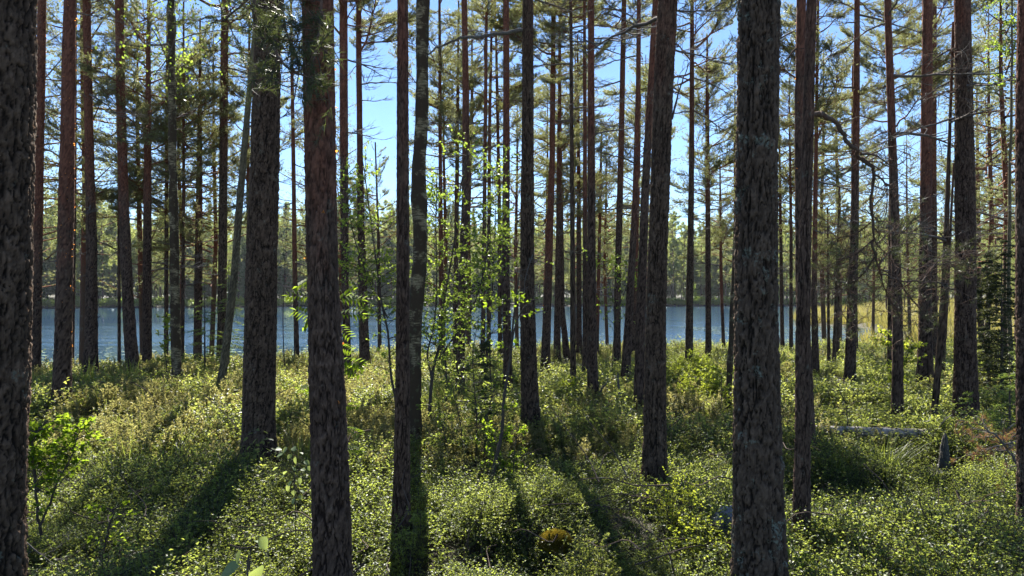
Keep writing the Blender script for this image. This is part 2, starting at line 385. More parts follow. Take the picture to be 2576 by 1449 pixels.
def axis(a, b, step, lo, hi, n):
    fine = np.arange(a, b, step)
    t = (np.arange(1, n + 1) / n) ** 2.2
    return np.concatenate([(a - t * (a - lo))[::-1], fine, b + t * (hi - b)])
gx = axis(-20, 24, .2, -620, 620, 60); gy = axis(1, 33, .2, -60, 900, 90); gy = gy[gy > -60]
X, Y = np.meshgrid(gx, gy); Z = ground_z(X, Y)
mb = MB(); nx, ny = len(gx), len(gy)
i = np.arange(ny - 1)[:, None] * nx + np.arange(nx - 1)[None]
mb.add(np.stack([X, Y, Z], -1).reshape(-1, 3), np.stack([i, i + 1, i + nx + 1, i + nx], -1).reshape(-1, 4))
link('ground', mb.mesh('ground', M['ground'], True), kind='structure')
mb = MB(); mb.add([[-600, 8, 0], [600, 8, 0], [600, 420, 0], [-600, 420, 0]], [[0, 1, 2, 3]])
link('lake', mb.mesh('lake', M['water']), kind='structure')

# summer haze over the lake
mb = MB(); x0, x1, y0, y1, z0, z1 = -640, 640, -70, 910, -1.8, 34
mb.add([[x0, y0, z0], [x1, y0, z0], [x1, y1, z0], [x0, y1, z0], [x0, y0, z1], [x1, y0, z1], [x1, y1, z1], [x0, y1, z1]], [[0, 3, 2, 1], [4, 5, 6, 7], [0, 1, 5, 4], [1, 2, 6, 5], [2, 3, 7, 6], [3, 0, 4, 7]])
hm = bpy.data.materials.new('haze'); hm.use_nodes = True; hm.node_tree.nodes.remove(hm.node_tree.nodes['Principled BSDF'])
pv = hm.node_tree.nodes.new('ShaderNodeVolumePrincipled'); pv.inputs['Color'].default_value = (.86, .93, 1, 1); pv.inputs['Density'].default_value = .00011; pv.inputs['Anisotropy'].default_value = .3
hm.node_tree.links.new(pv.outputs[0], hm.node_tree.nodes['Material Output'].inputs['Volume'])
link('haze', mb.mesh('haze', hm), kind='stuff')

# ------------------------------------------------------------------ trunks
def depth_of(y):
    z = 10.0
    for _ in range(30): z = shrub_drop(z) * FPX / (y - HZ)
    return z

def trunk_mesh(name, base, pts, H, mat, near=False, birch=False, seed=1, red_from=2.2, red_len=4.0, top_r=.02, taper_w=None):
    """pts: (height above base, x offset, y offset, radius) rows up to the top of what the photo shows; continued and tapered to H"""
    P = np.array(pts, float)
    h0, h1 = P[0, 0], P[-1, 0]
    s = (P[-1, 1:3] - P[-2, 1:3]) / max(P[-1, 0] - P[-2, 0], .1) if len(P) > 1 else np.zeros(2)
    s = np.clip(s, -.06, .06)
    if H > h1 + .3:
        P = np.vstack([P, [[H, P[-1, 1] + s[0] * (H - h1), P[-1, 2] + s[1] * (H - h1), top_r]]])
    rb = P[0, 3]
    if near: step_lo, sides = (.009, 128)
    else: step_lo, sides = (.028, 36) if rb > .07 else (.05, 18)
    vis = min(H, h1 + .4)
    hs = np.concatenate([np.arange(h0, vis, step_lo), np.arange(vis, H, .35), [H]])
    if near and len(hs) > 560: hs = np.concatenate([np.linspace(h0, vis, 520), np.arange(vis + .3, H, .35), [H]])
    cx = np.interp(hs, P[:, 0], P[:, 1]); cy = np.interp(hs, P[:, 0], P[:, 2]); R = np.interp(hs, P[:, 0], P[:, 3])
    if len(P) > 2:   # round the bends
        k = max(3, int(.5 / step_lo)) | 1; m = hs < vis; pad = lambda a: np.convolve(np.pad(a, k // 2, mode='edge'), np.ones(k) / k, 'valid')
        if m.sum() > k: cx[m] = pad(cx[m]); cy[m] = pad(cy[m])
    R = R * (1 + .42 * np.exp(-np.clip(hs - h0 - .12, 0, 9) / .20))        # root flare
    a = np.arange(sides) / sides * 2 * math.pi
    A, Hh = np.meshgrid(a, hs); RR = R[:, None] * np.ones_like(A)
    up = np.clip((Hh - red_from) / red_len, 0, 1)                          # thin red bark higher up
    if birch:
        e, val = cells(A / (2 * math.pi) * 7, Hh * 9, 7, seed)
        g = np.clip(.22 - e, 0, .22) / .22 * .35
        disp = -g * .004 + .02 * fbm(A * 1.5, Hh * 3.1, seed, 3) * np.minimum(RR / .08, 1)
        lowb = np.clip(1 - (Hh - h0) / .8, 0, 1)
        attr = np.stack([g, val, lowb], -1)
    else:
        u = np.mod(A - math.pi / 2, 2 * math.pi) * rb; so = seed * 1.7
        wob = fbm(u * 9 + so, Hh * 6, seed + 1, 3) * .02
        f1 = np.abs(fbm((u + wob) * 33 + so, Hh * 11 + so, seed + 2, 3)); f2 = np.abs(fbm((u + wob) * 64 - so, Hh * 42 + so, seed + 3, 3))
        f3 = np.abs(fbm((u - wob) * 30 + so, Hh * 2.6 - so, seed + 6, 2))
        g = np.maximum(np.clip(1 - f1 / .12, 0, 1) * .85, np.clip(1 - f3 / .07, 0, 1)); g2 = np.clip(1 - f2 / .16, 0, 1)
        nu = max(8, int(round(2 * math.pi * rb / .02))); w4 = fbm(u * 60 + so, Hh * 50, seed + 7, 3)
        _, cv = cells(u / (2 * math.pi * rb) * nu + w4 * .8, Hh * 30 + w4 * 1.0, nu, seed, 1.0)
        val = np.clip(.62 * cv + .19 + .5 * fbm(u * 70 + so, Hh * 45, seed + 4, 3) + .2 * fbm(u * 12, Hh * 4, seed + 5, 2), 0, 1)
        amp = np.minimum(rb * .12, .014) * (1 - .72 * up)
        disp = -g ** .8 * amp - g2 * amp * .35 + (val - .5) * amp * .9
        attr = np.stack([np.clip(g * (1 - .6 * up) + .45 * g2 * (1 - .7 * up), 0, 1), val, up], -1)
        disp = disp + rb * .05 * fbm(A * 1.0 / math.pi * 0 + np.cos(A), Hh * 1.2 + np.sin(A), seed, 2)
    RR = np.maximum(RR + disp, .004)
    V = np.stack([cx[:, None] + np.cos(A) * RR, cy[:, None] + np.sin(A) * RR, Hh], -1).reshape(-1, 3)
    n = len(hs); i = np.arange(n - 1)[:, None] * sides; j = np.arange(sides)[None]; k = (j + 1) % sides
    F = np.stack([i + j, i + k, i + sides + k, i + sides + j], -1).reshape(-1, 4)
    mb = MB(); mb.add(V, F, 0, attr.reshape(-1, 3))
    return mb.mesh(name, mat, True), (lambda h: (np.interp(h, P[:, 0], P[:, 1]), np.interp(h, P[:, 0], P[:, 2]), np.interp(h, P[:, 0], P[:, 3])))

def flakes(parent, f, h0, h1, n, seed):
    """papery curls of bark standing off the trunk"""
    rs = np.random.RandomState(seed); mb = MB()
    hs = rs.uniform(h0, h1, n); A = rs.uniform(0, 2 * math.pi, n)
    c = np.array([[f(h)[0] + math.cos(a) * f(h)[2] * .99, f(h)[1] + math.sin(a) * f(h)[2] * .99, h] for h, a in zip(hs, A)])
    d = norm(np.stack([np.cos(A), np.sin(A), rs.normal(0, 1.3, n)], -1) + rnd_dirs(n, rs) * .7)
    leaves(mb, c, d, .022, .016, rs, 0, .1, .3)
    link('peeling_bark', mb.mesh('peeling_bark', M['flake']), parent, kind='stuff')

# ------------------------------------------------------------------ boughs
def make_bough(seed, L=2.0, live=True, droop=0.0, dens=1.0, nl=.052, nw=.0125, nn=9):
    """a pine bough running out along +X: curved axis, side shoots, needle bunches on the outer shoots"""
    rs = np.random.RandomState(seed); mb = MB()
    n = 9; t = np.linspace(0, 1, n)
    ax = np.stack([t * L, np.cumsum(rs.normal(0, .05, n)) * L * .35, L * (.10 * t + .22 * t ** 2 - droop * t ** 1.5) + np.cumsum(rs.normal(0, .03, n)) * L * .4], -1)
    ax[0] = 0
    r0 = .011 + .007 * L
    tube(mb, ax, r0 * (1 - .82 * t), 5, 0, (0, .5, .8))
    tips = []; dirs = []
    ns = int((15 if live else 7) * L * (.9 + .2 * dens))
    for k in range(ns):
        u = rs.uniform(.28 if live else .1, 1.0); i0 = min(int(u * (n - 1)), n - 2); p = ax[i0] + (ax[i0 + 1] - ax[i0]) * (u * (n - 1) - i0)
        side = 1 if k % 2 else -1
        ang = side * rs.uniform(.5, 1.2); l = L * rs.uniform(.18, .42) * (1.25 - u * .75)
        m = 5; tt = np.linspace(0, 1, m); dz = rs.uniform(-.05, .35)
        q = p + np.stack([np.cos(ang) * tt * l, np.sin(ang) * tt * l, dz * tt * l + .15 * l * tt ** 2], -1) + np.cumsum(rs.normal(0, .035 * l, (m, 3)), 0) * (tt[:, None] > 0)
        tube(mb, q, .0065 * (1 - .7 * tt) + .0015, 3, 0, (0, .5, .6))
        for w in range(int(rs.randint(2, 6) * dens + 1)):
            uu = rs.uniform(.25, 1); j0 = min(int(uu * (m - 1)), m - 2); b = q[j0] + (q[j0 + 1] - q[j0]) * (uu * (m - 1) - j0)
            dd = norm(np.array([math.cos(ang + rs.uniform(-.9, .9)), math.sin(ang + rs.uniform(-.9, .9)), rs.uniform(-.15, .55)]))
            ll = rs.uniform(.08, .26)
            e = b + dd * ll + [0, 0, .03]
            tube(mb, np.array([b, (b + e) / 2 + rs.normal(0, .01, 3), e]), [.0035, .003, .0018], 3, 0, (0, .5, .5))
            if live:
                tips += [e, b + dd * ll * .62]; dirs += [dd, dd]
                if rs.rand() < .6: tips.append(e + rs.normal(0, .05, 3)); dirs.append(norm(dd + rs.normal(0, .4, 3)))
        if live: tips.append(q[-1]); dirs.append(norm(q[-1] - q[-2]))
    if live:
        tips.append(ax[-1]); dirs.append(norm(ax[-1] - ax[-2]))
        tufts(mb, tips, dirs, rs, nn, nl, nw, .8, 1, .08)
    return mb.mesh('bough' if live else 'dead_branch', [M['twig'] if live else M['dead'], M['needle']])

BOUGH = [make_bough(100 + k, 1.7 + .25 * (k % 4), True, .10 * (k % 3), 1.25) for k in range(10)]
DEAD = [make_bough(200 + k, .9 + .35 * (k % 3), False, .25 + .12 * (k % 3)) for k in range(8)]
DENSE = [make_bough(300 + k, 2.0 + .2 * (k % 3), True, .05 * k, 1.5, nn=10) for k in range(5)]

def crown(root, f, h0, h1, n, rs, scale=1.0, dense=False, taper=.75, az=None, thin_from=99.0):
    """live boughs in loose whorls round the trunk between heights h0 and h1"""
    for k in range(n):
        u = (k + rs.rand()) / n; h = h0 + (h1 - h0) * u; x, y, r = f(h)
        if h > thin_from and rs.rand() < .80: continue      # airy tops: boughs above the view thinned to let sun reach the ground
        a = rs.uniform(0, 2 * math.pi) if az is None else rs.normal(az[0], az[1])
        me = (DENSE if dense else BOUGH)[rs.randint(len(DENSE if dense else BOUGH))]
        s = scale * rs.uniform(.45, 1.08) * (1 - taper * u ** 1.6) * (.75 + .25 * min(1, u * 4))
        link('bough', me, root, (x + math.cos(a) * r * .5, y + math.sin(a) * r * .5, h), (rs.normal(0, .25), rs.normal(-.05, .28) - .3 * u, a), (s, s * rs.uniform(.6, 1.1), s * rs.uniform(.8, 1.6)))

def dead_branches(root, f, h0, h1, n, rs, scale=1.0):
    for k in range(n):
        h = rs.uniform(h0, h1); x, y, r = f(h); a = rs.uniform(0, 2 * math.pi); s = scale * rs.uniform(.45, 1.2)
        link('dead_branch', DEAD[rs.randint(len(DEAD))], root, (x + math.cos(a) * r * .6, y + math.sin(a) * r * .6, h), (0, rs.uniform(-.35, .35), a), (s, s, s))

def stubs(root, f, h0, h1, n, rs):
    for k in range(n):
        h = rs.uniform(h0, h1); x, y, r = f(h); a = rs.uniform(0, 2 * math.pi); L = rs.uniform(.04, .16)
        mb = MB(); d = np.array([math.cos(a), math.sin(a), rs.uniform(-.2, .5)]); b = np.array([x, y, h]) + d * r * .8
        tube(mb, smooth_line([b, b + d * L * .6, b + d * L + [0, 0, .02]], 5), [.011, .01, .008, .007, .004], 5, 0, (0, .5, .3))
        link('branch_stub', mb.mesh('branch_stub', M['twig']), root)

EVERY = {}     # trees by key, for the hand-made branches further down
def tree(key, name, label, cat, rows, ztree=None, H=16, mat='bark', near=False, birch=False, red=(2.2, 4.0), cb=10, nb=12, nd=6, bs=1.0,
         fl=0, group=None, dense=False, st=0, base_y=None, lean_y=0.0, leafy=None):
    """rows: (row, column, width) in photo pixels from the base upwards"""
    z = ztree or depth_of(rows[0][0]); seed = int(abs(hash_(key)) % 9999); rs = np.random.RandomState(seed)
    y0, x0, w0 = rows[0]
    X0 = (x0 - CX) / FPX * z; g = gz(X0, z); base = np.array([X0, z, g - .12])
    P = []
    for (yy, xx, ww) in rows:
        h = EYE + (HZ - yy) / FPX * z - base[2]
        P.append([h, (xx - CX) / FPX * z - X0, 0, ww / FPX * z / 2])
    if P[0][0] > .02: P.insert(0, [0, P[0][1] - (P[1][1] - P[0][1]) / max(P[1][0] - P[0][0], .1) * P[0][0], 0, P[0][3] * 1.06])
    P[0][0] = 0
    P = [p for i_, p in enumerate(P) if i_ == 0 or p[0] > P[i_ - 1][0]]
    for p in P: p[2] = lean_y * p[0]
    root = thing(name, label, cat, tuple(base), group)
    me, f = trunk_mesh('trunk', base, P, H, M[mat], near, birch, seed, red[0], red[1])
    link('trunk', me, root)
    if nb: crown(root, f, cb, H - .2, min(int(nb * (3.0 if cb < 7.2 else 2.0)), 50), rs, bs * (1.15 if cb < 7.2 else 1), dense, thin_from=EYE + z * .414 + .8 - base[2])
    if nd: dead_branches(root, f, max(2.2, cb * .45), cb + 1.0, nd, rs, .9)
    if fl: flakes(root, f, red[0], min(H, 9), fl, seed)
    if st: stubs(root, f, 1.2, min(cb, 7), st, rs)
    EVERY[key] = (root, f, base, z)
    return root
def hash_(s):
    h = 7
    for ch in s: h = (h * 131 + ord(ch)) % 1000003
    return h

PINES = 'scots pines standing between the path and the lake'
# key, label, rows, options
T = [
 ('edge', 'massive dark pine trunk cut off by the left border of the photo', [(1449, -32, 160), (1000, -24, 160), (700, -14, 158), (300, -3, 154), (0, 4, 150)], dict(ztree=3.3, H=17, near=True, red=(2.6, 3.0), nb=10)),
 ('a90', 'straight pine with orange flaky edges, first trunk past the cut-off one', [(930, 88, 27), (700, 91, 26), (400, 97, 23), (150, 104, 20), (0, 106, 19)], dict(mat='bark_red', red=(1.6, 3), fl=160, H=15, cb=8, st=4)),
 ('a155', 'thick reddish-brown pine rooted beside the pale leafy shrub on the left slope', [(1030, 154, 43), (900, 158, 41), (700, 162, 38), (500, 167, 36), (300, 170, 32), (0, 176, 28)], dict(mat='bark_red', red=(1.0, 3), fl=220, H=16, cb=9)),
 ('a180', 'pencil-thin pine half hidden by the thick reddish trunk on the left', [(890, 182, 9), (500, 188, 8), (200, 190, 6)], dict(mat='bark_red', H=9.5, cb=4.0, nb=15, bs=.6, ztree=16.5)),
 ('a228', 'slim dark pine with reed blades at its foot and a bare straight trunk', [(925, 228, 34), (850, 230, 30), (600, 230, 25), (300, 223, 20), (0, 218, 18)], dict(mat='bark_red', red=(2.5, 3), fl=60, cb=8.5, nb=12, st=5)),
 ('a300', 'thread-thin red pine stem behind the bent pine by the left water edge', [(890, 300, 8), (500, 299, 7), (300, 297, 5)], dict(mat='bark_red', H=8, cb=3.6, nb=12, bs=.6, ztree=17)),
 ('a333', 'pine with a curved lower trunk leaning away as it meets the reeds', [(925, 334, 32), (850, 328, 29), (700, 319, 26), (500, 311, 24), (250, 304, 21), (0, 300, 20)], dict(mat='bark_red', red=(2.2, 3), fl=60, cb=8, nb=12)),
 ('a370', 'narrow pine with foliage low down, right of the curved pine', [(915, 370, 22), (700, 370, 21), (450, 371, 18), (200, 373, 12), (60, 374, 9)], dict(mat='bark_red', red=(3, 2), H=11, cb=4.6, nb=26, bs=.85)),
 ('a418', 'slender rusty pine just left of the lichen-patched birch', [(885, 418, 11), (500, 419, 9), (250, 420, 7)], dict(mat='bark_red', H=9, cb=3.8, nb=14, bs=.65, ztree=17.5)),
 ('a460', 'very slender pine squeezed against the lichen-patched birch', [(890, 459, 9), (500, 462, 8), (250, 462, 6)], dict(mat='bark_red', H=9, cb=4.4, nb=12, bs=.65, ztree=17)),
 ('a498', 'bushy young pine with live branches almost down to the water line', [(895, 497, 20), (700, 499, 19), (400, 502, 14), (200, 503, 7)], dict(mat='bark_red', H=8.8, cb=3.0, nb=30, bs=.8, ztree=17.5)),
 ('a555', 'grey-brown pine doubled by the leaning olive stem beside it', [(905, 556, 22), (700, 560, 21), (400, 562, 20), (0, 566, 18)], dict(mat='bark', red=(4, 3), H=15, cb=7.5, nb=14, st=5)),
 ('a625', 'thin red pine stem seen just left of the widest rough trunk', [(880, 624, 9), (400, 624, 8), (200, 626, 6)], dict(mat='bark_red', H=9.5, cb=4.3, nb=14, bs=.7, ztree=18)),
 ('a655', 'stout rough-barked pine with its own long shadow falling toward the viewer', [(1130, 651, 80), (1000, 652, 78), (700, 658, 76), (300, 668, 68), (0, 676, 62)], dict(near=True, H=17, red=(4.5, 4), cb=9.5, st=2)),
 ('a747', 'thin rust-red pine standing alone in the gap between two thick trunks', [(905, 747, 13), (700, 742, 12), (400, 738, 10), (200, 735, 8)], dict(mat='bark_red', red=(.6, 3), H=10, cb=5.4, nb=9, bs=.55, nd=10)),
 ('a838', 'big reddish pine with scaly upper bark reaching the bottom of the photo', [(1449, 838, 95), (1200, 832, 92), (1000, 825, 88), (700, 812, 76), (300, 804, 78), (0, 799, 77)], dict(ztree=3.62, near=True, mat='bark_red', red=(1.3, 2.2), H=17, nb=10, fl=60)),
 ('a873', 'dark pine peeping out behind the big reddish scaly trunk', [(930, 874, 20), (700, 868, 19), (300, 865, 21), (0, 864, 20)], dict(mat='bark_red', red=(3, 3), H=15, cb=7, nb=14)),
 ('a918', 'straight pine wrapped in birch leaves, beside the partly hidden dark pine', [(915, 918, 27), (800, 914, 24), (500, 907, 17), (200, 903, 14), (0, 902, 13)], dict(mat='bark_red', red=(3.4, 2.5), H=14, cb=7, nb=16)),
 ('a955', 'wiry little pine growing at the lake margin behind the curved sapling', [(868, 955, 10), (600, 952, 8), (480, 948, 5)], dict(mat='bark_red', H=6.5, cb=3.2, nb=10, bs=.55, ztree=21)),
 ('a1013', 'smooth-edged pine standing directly in front of the white-barked birch', [(1275, 1010, 42), (1100, 1011, 38), (700, 1014, 33), (400, 1013, 31), (0, 1013, 27)], dict(near=True, mat='bark_red', red=(1.6, 3.5), H=16, nb=10)),
 ('a1110', 'thin red pine behind the sunlit birch sapling', [(900, 1111, 17), (750, 1110, 12), (300, 1107, 9), (80, 1106, 7)], dict(mat='bark_red', red=(.4, 3), H=11, cb=5.2, nb=14, bs=.6)),
 ('a1145', 'thin stem half merged with a darker pine behind the birch sapling', [(885, 1145, 14), (400, 1150, 10), (200, 1152, 7)], dict(mat='bark', H=10, cb=5, nb=14, bs=.7, ztree=19.5)),
 ('a1157', 'dark forest pine rising through the brightest birch leaves', [(975, 1157, 23), (800, 1160, 23), (500, 1172, 20), (200, 1171, 16), (0, 1168, 14)], dict(mat='bark_red', red=(2.8, 3), H=15, cb=8.5, nb=12)),
 ('a1214', 'thin dark stem, one of a close pair, nearer the birch sapling', [(930, 1214, 13), (700, 1217, 11), (300, 1221, 9), (0, 1224, 7)], dict(H=13, cb=7, nb=14, bs=.7, mat='bark_red')),
 ('a1229', 'thin dark stem, one of a close pair, farther from the birch sapling', [(905, 1229, 12), (700, 1229, 10), (300, 1232, 8), (100, 1236, 6)], dict(H=11, cb=6.2, nb=14, bs=.7, mat='bark_red', ztree=17)),
 ('a1256', 'fine upright stem behind and left of the straight red-brown pine', [(880, 1258, 12), (500, 1256, 9), (200, 1250, 7)], dict(H=11, cb=5.5, nb=12, bs=.7, mat='bark_red', ztree=19)),
 ('a1275', 'straight red-brown pine with a smooth pole-like trunk left of the thick dark one', [(965, 1278, 23), (700, 1272, 21), (400, 1274, 18), (0, 1273, 15)], dict(mat='bark_red', red=(2.5, 3), H=15, cb=9, nb=11, fl=40)),
 ('a1335', 'dark pine with a long horizontal dead branch near the top of the photo', [(1070, 1336, 46), (950, 1331, 42), (700, 1326, 35), (400, 1327, 31), (0, 1328, 27)], dict(near=True, red=(3.4, 4), H=16, cb=9, nb=12, st=3)),
 ('a1372', 'leaning red pine leading the dense cluster of poles in the middle', [(912, 1372, 24), (700, 1379, 20), (400, 1389, 15), (100, 1392, 12)], dict(mat='bark_red', red=(.8, 3), fl=40, H=13, cb=7, nb=16, bs=.85)),
 ('a1400', 'second pole of the dense cluster, dark at the foot', [(890, 1401, 18), (600, 1405, 14), (300, 1407, 10), (150, 1408, 8)], dict(mat='bark_red', H=10, cb=5, nb=16, bs=.7, ztree=19)),
 ('a1425', 'tilted short pole of the dense cluster bending toward its neighbours', [(878, 1424, 17), (780, 1414, 14), (500, 1412, 9)], dict(mat='bark_red', H=7.5, cb=4, nb=12, bs=.6, ztree=20)),
 ('a1441', 'black slender pole standing forward of the dense cluster', [(980, 1442, 16), (700, 1440, 12), (300, 1438, 10), (0, 1436, 8)], dict(H=12, cb=7.5, nb=12, bs=.7, red=(5, 3))),
 ('a1457', 'reddish slim pole right behind the black slender one', [(868, 1457, 15), (500, 1456, 11), (250, 1454, 7)], dict(mat='bark_red', H=9.5, cb=4.6, nb=14, bs=.7, ztree=20.5)),
 ('a1473', 'dark red pole touching the smooth brown pine in the cluster', [(925, 1473, 17), (600, 1472, 12), (200, 1471, 9), (0, 1470, 7)], dict(mat='bark_red', red=(2, 3), H=12, cb=6.5, nb=14, bs=.7)),
 ('a1490', 'smooth brown pine with a broken branch sticking out at its foot', [(990, 1492, 28), (900, 1489, 26), (600, 1488, 21), (200, 1487, 17), (0, 1487, 15)], dict(mat='bark_red', red=(2.6, 3), H=14, cb=8.5, nb=12)),
 ('a1500', 'orange sunlit sliver of a pine just behind the smooth brown one', [(862, 1502, 10), (600, 1508, 8), (400, 1512, 6)], dict(mat='bark_red', red=(.3, 2), H=7, cb=3.6, nb=12, bs=.6, ztree=21.5, fl=40)),
 ('a1555', 'dark pine with a slight backward bow and a dry twiggy foot', [(910, 1552, 18), (700, 1554, 17), (400, 1562, 15), (0, 1570, 12)], dict(H=14, cb=7.5, nb=15, bs=.85, red=(3, 3), mat='bark_red')),
 ('a1573', 'slanting pine that crosses toward the thick rough trunk as it rises', [(950, 1573, 24), (800, 1582, 20), (500, 1598, 15), (200, 1606, 12), (0, 1607, 10)], dict(mat='bark_red', red=(1.8, 3), H=14, cb=8, nb=12)),
 ('a1590', 'faint reddish stem between the slanting pine and its twin', [(870, 1592, 13), (600, 1602, 10), (450, 1606, 8)], dict(mat='bark_red', red=(1, 2), H=8, cb=4.5, nb=12, bs=.6, ztree=20)),
 ('a1608', 'slanting dark pine hugging the left edge of the thick rough trunk', [(1015, 1607, 27), (800, 1612, 24), (500, 1622, 21), (200, 1638, 17), (0, 1649, 15)], dict(red=(2.6, 3), mat='bark_red', H=15, cb=9.5, nb=10)),
 ('a1648', 'thick rough-barked pine widening at the foot above the dark shrubs', [(1175, 1647, 60), (1000, 1647, 53), (700, 1652, 49), (300, 1666, 49), (0, 1680, 48)], dict(near=True, red=(2.0, 4), H=16, cb=9, st=3)),
 ('a1733', 'lone dark pine in front of the open water with twigs up its side', [(900, 1733, 20), (700, 1736, 17), (400, 1740, 14), (0, 1741, 9)], dict(H=12, cb=6.8, nb=16, nd=14, bs=.8, red=(4, 3))),
 ('a1782', 'second pine before the open water, with a round dark nest of twigs above', [(872, 1782, 15), (600, 1781, 13), (300, 1779, 10), (170, 1779, 7)], dict(H=9.5, cb=4.6, nb=16, nd=8, bs=.75, mat='bark_red', red=(3.5, 2), ztree=20.5)),
 ('a1820', 'little rust-red pine at the edge of the open water', [(862, 1820, 9), (700, 1814, 8), (500, 1812, 5)], dict(H=6.2, cb=3.2, nb=12, nd=5, bs=.6, mat='bark_red', red=(.5, 2), ztree=22)),
 ('a1910', 'giant lichen-spotted pine filling the view from top to bottom of the photo', [(1449, 1910, 131), (1200, 1908, 121), (900, 1903, 108), (700, 1902, 104), (300, 1905, 101), (0, 1909, 98)], dict(ztree=3.5, near=True, mat='bark_lichen', red=(5.5, 4), H=17, nb=10)),
 ('a2016', 'front trunk of two overlapping pines, carrying the drooping crooked branch', [(1306, 2016, 42), (1100, 2019, 38), (800, 2020, 34), (500, 2028, 28), (0, 2041, 24)], dict(near=True, red=(2.0, 3), mat='bark_red', H=15, nb=10, ztree=4.75)),
 ('a2037', 'rear trunk of two overlapping pines, leaning behind the front one', [(1100, 2034, 34), (900, 2026, 32), (700, 2014, 26), (300, 2012, 25), (0, 2016, 23)], dict(red=(2.4, 3), mat='bark_red', H=15, nb=10, fl=60)),
 ('a2052', 'short dark pine close behind the two overlapping pines', [(930, 2052, 18), (750, 2048, 14), (450, 2052, 10)], dict(mat='bark_red', red=(1.5, 2), H=9, cb=5, nb=14, bs=.75)),
 ('a1975', 'thin stem close to the giant trunk, its foot in the wet margin', [(850, 1968, 10), (600, 1964, 8), (450, 1962, 6)], dict(mat='bark_red', H=8, cb=4, nb=12, bs=.7, ztree=24)),
 ('a1988', 'dark thin stem with twigs between the giant trunk and the overlapping pair', [(860, 1990, 10), (600, 1990, 8), (440, 1988, 6)], dict(mat='bark_red', H=9, cb=5, nb=14, bs=.8, ztree=23)),
 ('a2085', 'first of three dead-straight bog poles before the lily water', [(895, 2085, 9), (780, 2084, 7)], dict(H=4.2, cb=2.4, nb=8, nd=4, bs=.45, ztree=17.5)),
 ('a2098', 'middle one of three thin bog poles before the lily water', [(905, 2098, 10), (780, 2102, 8)], dict(H=4.6, cb=2.6, nb=8, nd=4, bs=.45, ztree=17)),
 ('a2108', 'last of three thin bog poles before the lily water', [(865, 2108, 8), (740, 2110, 6)], dict(H=5, cb=2.6, nb=8, nd=4, bs=.45, ztree=21)),
 ('a2138', 'pine with a broad foot ringed by shrubs, left of the bright green sapling', [(935, 2138, 27), (800, 2143, 24), (600, 2149, 20), (300, 2154, 16), (0, 2156, 13)], dict(mat='bark_red', red=(3, 3), H=14, cb=7.5, nb=16, nd=10)),
 ('a2150', 'thin dark twin trunk partly covered by the broad-footed pine', [(870, 2151, 14), (600, 2147, 12), (350, 2146, 9)], dict(H=9, cb=5, nb=12, bs=.7, ztree=21, mat='bark_red')),
 ('a2257', 'pine leaning away as it rises, with a sunny green sapling at mid trunk', [(1045, 2257, 28), (850, 2259, 25), (600, 2252, 22), (300, 2243, 19), (0, 2232, 15)], dict(mat='bark_red', red=(2.4, 2.5), H=14, cb=8.2, nb=14, nd=10)),
 ('a2238', 'straight slim trunk tucked behind the leaning pine', [(930, 2239, 14), (600, 2240, 10), (400, 2240, 7)], dict(mat='bark_red', H=8.5, cb=5, nb=12, bs=.7)),
 ('a2327', 'pine with rusty upper trunk and pale shrubs round its foot', [(965, 2327, 40), (850, 2327, 32), (600, 2328, 28), (300, 2331, 26), (0, 2333, 23)], dict(mat='bark_red', red=(1.8, 3), H=15, cb=8.5, nb=12, nd=5, fl=60)),
 ('a2345', 'narrow pine visible only high up behind the rusty trunk', [(880, 2352, 14), (400, 2348, 14), (0, 2350, 12)], dict(mat='bark_red', H=13, cb=7, nb=16, bs=.8, ztree=18)),
 ('a2430', 'broad grey-brown pine with spruce twigs touching its foot', [(1050, 2430, 56), (900, 2428, 50), (600, 2429, 46), (300, 2426, 41), (0, 2421, 37)], dict(near=True, mat='bark_red', red=(3.5, 3), H=16, cb=8.5, nb=12)),
 ('a2470', 'small wind-bent pine standing in the sedge behind the broad pine', [(850, 2470, 15), (720, 2462, 13), (500, 2460, 10)], dict(H=9, cb=3.8, nb=16, bs=.9, ztree=24)),
 ('a2580', 'rough pine trunk cut off by the right border of the photo', [(1330, 2590, 52), (1000, 2585, 50), (700, 2582, 46), (300, 2578, 42), (0, 2584, 40)], dict(near=True, mat='bark_red', red=(1.5, 3), H=16, nb=10, ztree=4.9, st=5)),
]
for key, label, rows, o in T:
    tree(key, 'pine_tree', label, 'pine tree', rows, group=PINES, **o)

# birches and other bare stems
tree('birch', 'birch_tree', 'mossy old birch with white peeling bark behind the smooth-edged pine', 'birch tree',
     [(1115, 1042, 36), (1000, 1042, 35), (850, 1043, 33), (760, 1046, 36), (700, 1053, 37), (620, 1057, 34), (500, 1055, 37), (400, 1053, 33), (300, 1061, 31), (200, 1063, 31), (100, 1060, 30), (0, 1065, 32)], mat='birch', birch=True, H=14, nb=0, nd=0)
tree('birch2', 'birch_tree', 'slim lichen-patched birch near the left water edge', 'birch tree',
     [(965, 445, 25), (850, 442, 23), (700, 439, 22), (500, 436, 20), (300, 433, 18), (0, 430, 16)], mat='birch', birch=True, H=13, nb=0, nd=5, cb=7)
tree('olive', 'aspen_tree', 'bare olive-grey stem leaning across toward the stout rough pine', 'aspen tree',
     [(985, 553, 22), (900, 566, 20), (700, 589, 18), (500, 604, 17), (300, 621, 15), (60, 644, 13)], mat='grey_bark', H=11, nb=0, nd=3, cb=6)
tree('b1835', 'birch_tree', 'thin mottled birch stem beside the giant lichen-spotted pine', 'birch tree',
     [(1015, 1832, 15), (850, 1840, 14), (700, 1846, 12)], mat='birch', birch=True, H=5.0, nb=0, nd=2, cb=4)
